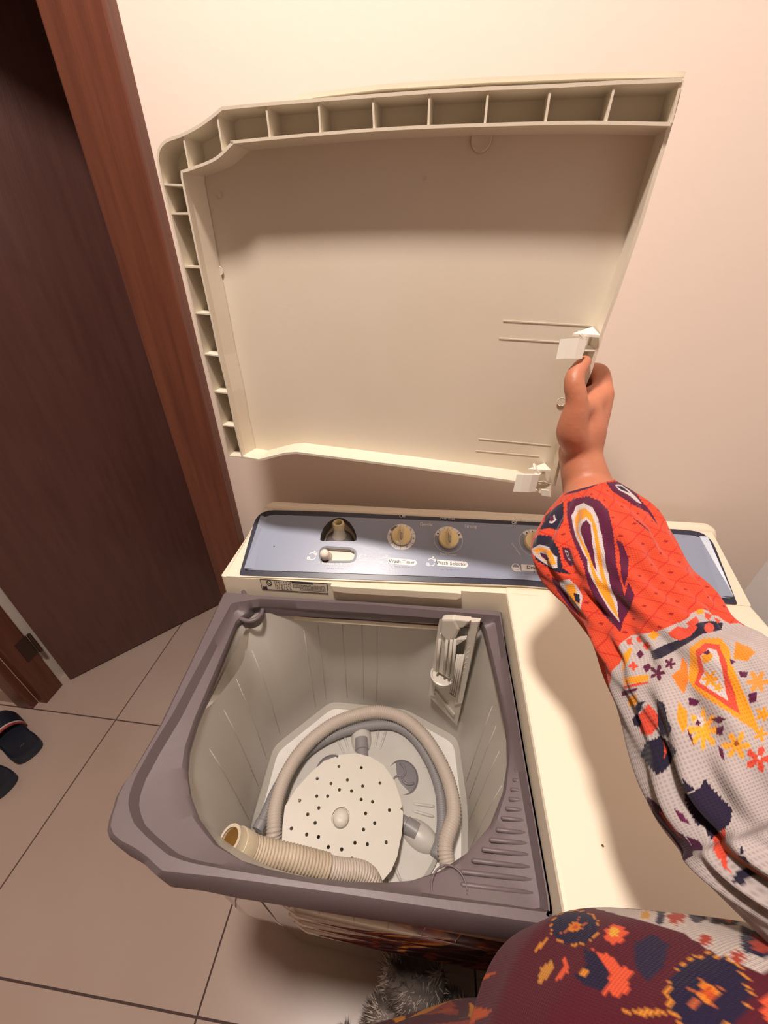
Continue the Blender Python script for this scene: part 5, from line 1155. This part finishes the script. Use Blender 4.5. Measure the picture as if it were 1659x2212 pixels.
for sx in (-1, 1):
    q = HC + np.array([sx * 0.032, 0.002, 0.020])
    cb.add([q + np.array([-0.017, -0.008, 0]), q + np.array([0.017, -0.008, 0]), q + np.array([0.015, 0.009, 0]), q + np.array([-0.015, 0.009, 0]), q + np.array([sx * 0.010, 0.004, 0.056])], [(0, 3, 2, 1), (0, 1, 4), (1, 2, 4), (2, 3, 4), (3, 0, 4)])
for x in (0.055, 0.115): cb.add(*taper([(x, 0.045, 0.20), (x, 0.062, 0.10), (x, 0.070, 0.016)], [0.032, 0.020, 0.015], 14)); cb.add(*ellipsoid((x, 0.085, 0.013), (0.016, 0.024, 0.013), None, 14, 10))
for x in (0.005, 0.165): cb.add(*taper([(x * 0.8 + 0.017, 0.0, 0.09), (x, 0.035, 0.055), (x, 0.01, 0.03), (x, 0.055, 0.014)], [0.045, 0.030, 0.018, 0.014], 14))
cb.add(*taper([(0.07, -0.08, 0.05), (0.00, -0.10, 0.022), (-0.05, -0.05, 0.018), (-0.06, 0.02, 0.016)], [0.024, 0.019, 0.016, 0.012], 14))
cb.V = [(x - 0.004, y + 0.026, z * 1.10) for x, y, z in cb.V]; HC = np.array([HC[0] - 0.004, HC[1] + 0.026, HC[2] * 1.10])
cbo = remeshed('body', cb, 'cat_fur', cat, 0.0035, 4)
me = cbo.data; V = np.array([q.co for q in me.vertices]) + rootloc(cat); Nn = np.array([q.normal for q in me.vertices])
R2 = np.random.RandomState(5)
for nm, mt, cnt in (('fur_light', 'cat_hair_light', 9000), ('fur_dark', 'cat_hair_dark', 11000)):
    k = R2.choice(len(V), cnt); p = V[k]; n = Nn[k]
    wv = np.sin(p[:, 0] * 70 + p[:, 2] * 50 + 3 * np.sin(p[:, 1] * 40))
    ok = (wv > -0.2) if nm == 'fur_light' else (wv < 0.3)
    p = p[ok]; n = n[ok]; m_ = len(p)
    comb = np.stack([np.full(m_, -0.5), 0.25 * np.sin(p[:, 0] * 60), np.full(m_, -0.4)], 1) + R2.normal(0, 0.35, (m_, 3))
    d = n * 0.55 + comb; d /= np.linalg.norm(d, axis=1)[:, None]; L = R2.uniform(0.008, 0.018, (m_, 1)); side = np.cross(d, n); side /= np.linalg.norm(side, axis=1)[:, None] + 1e-9
    a = p - side * 0.0009 - n * 0.001; b = p + side * 0.0009 - n * 0.001; t = p + d * L
    VV = np.stack([a, b, t], 1).reshape(-1, 3); FF = np.arange(len(VV)).reshape(-1, 3)
    f = obj(nm, VV, FF, mt, cat); f['kind'] = 'stuff'
obj('nose', *ellipsoid(HC + np.array([0, 0.053, -0.010]), (0.006, 0.004, 0.004), None, 10, 8), m='cat_nose', parent=cat, smooth=True)
for sx in (-1, 1): obj('eye', *ellipsoid(HC + np.array([sx * 0.019, 0.038, 0.008]), (0.008, 0.006, 0.007), None, 12, 10), m='cat_eye', parent=cat, smooth=True)

# ================================================================== SLIPPERS BY THE DOOR
def slipper(heel, dirv, label):
    h = np.array(heel); d = np.array(dirv, float); d /= np.linalg.norm(d); s = np.array([d[1], -d[0]])
    root = thing('slipper', (h[0] + d[0] * 0.12, h[1] + d[1] * 0.12, 0), label, 'slipper', 'slippers by the door')
    prof = [(0.0, 0.0), (0.004, 0.022), (0.018, 0.036), (0.05, 0.040), (0.10, 0.038), (0.16, 0.044), (0.20, 0.046), (0.235, 0.036), (0.25, 0.018), (0.254, 0.0)]
    out = spline([(a, w, 0) for a, w in prof] + [(a, -w, 0) for a, w in prof[::-1][1:-1]], 80, True)[:, :2]
    def lp(k, z, dz=0.0): return [np.array([*(h + d * (0.125 + (a - 0.125) * k) + s * w * k), z]) for a, w in out]
    sole = obj('sole', *loft([lp(0.96, 0.0), lp(1.0, 0.004), lp(1.0, 0.024), lp(0.985, 0.029)], True, False), m='slipper_side', parent=root, smooth=True, auto=40)
    obj('footbed', *loft([lp(0.985, 0.029), lp(0.93, 0.0305), lp(0.86, 0.027)], False, True), m='slipper_navy', parent=root, smooth=True, auto=50)
    def strap(a0, a1, lift, m, name):
        rows = []
        for a in np.linspace(a0, a1, 8):
            w = np.interp(a, [q[0] for q in prof], [q[1] for q in prof]) + 0.002
            rows.append([np.array([*(h + d * a + s * w * math.cos(t)), 0.012 + (0.050 + lift) * math.sin(t)]) for t in np.linspace(0, PI, 24)])
        V, Fc = loft(rows, closed=False); o = obj(name, V, Fc, m, root, smooth=True); so = o.modifiers.new('s', 'SOLIDIFY'); so.thickness = 0.004; so.offset = 0
    strap(0.135, 0.205, 0.0, 'slipper_navy', 'strap'); strap(0.125, 0.1325, -0.001, 'strap_red', 'strap_piping'); strap(0.1325, 0.1375, 0.001, 'strap_white', 'strap_piping')
    c = h + d * 0.045; mb = MB()
    for k in range(4):
        q = c + s * (k - 1.5) * 0.0035; e = q + d * 0.008 + s * 0.002; mb.add(*tube([(q[0], q[1], 0.0284), (e[0], e[1], 0.0284)], 0.0008, 5))
    mb.go('faded_print', 'metal_dull', root)
slipper((-1.188, 0.462), (-0.90, 0.34), 'navy slider slipper standing nearer the dark door frame')
slipper((-1.178, 0.365), (-0.95, 0.20), 'navy slider slipper standing farther from the door frame')
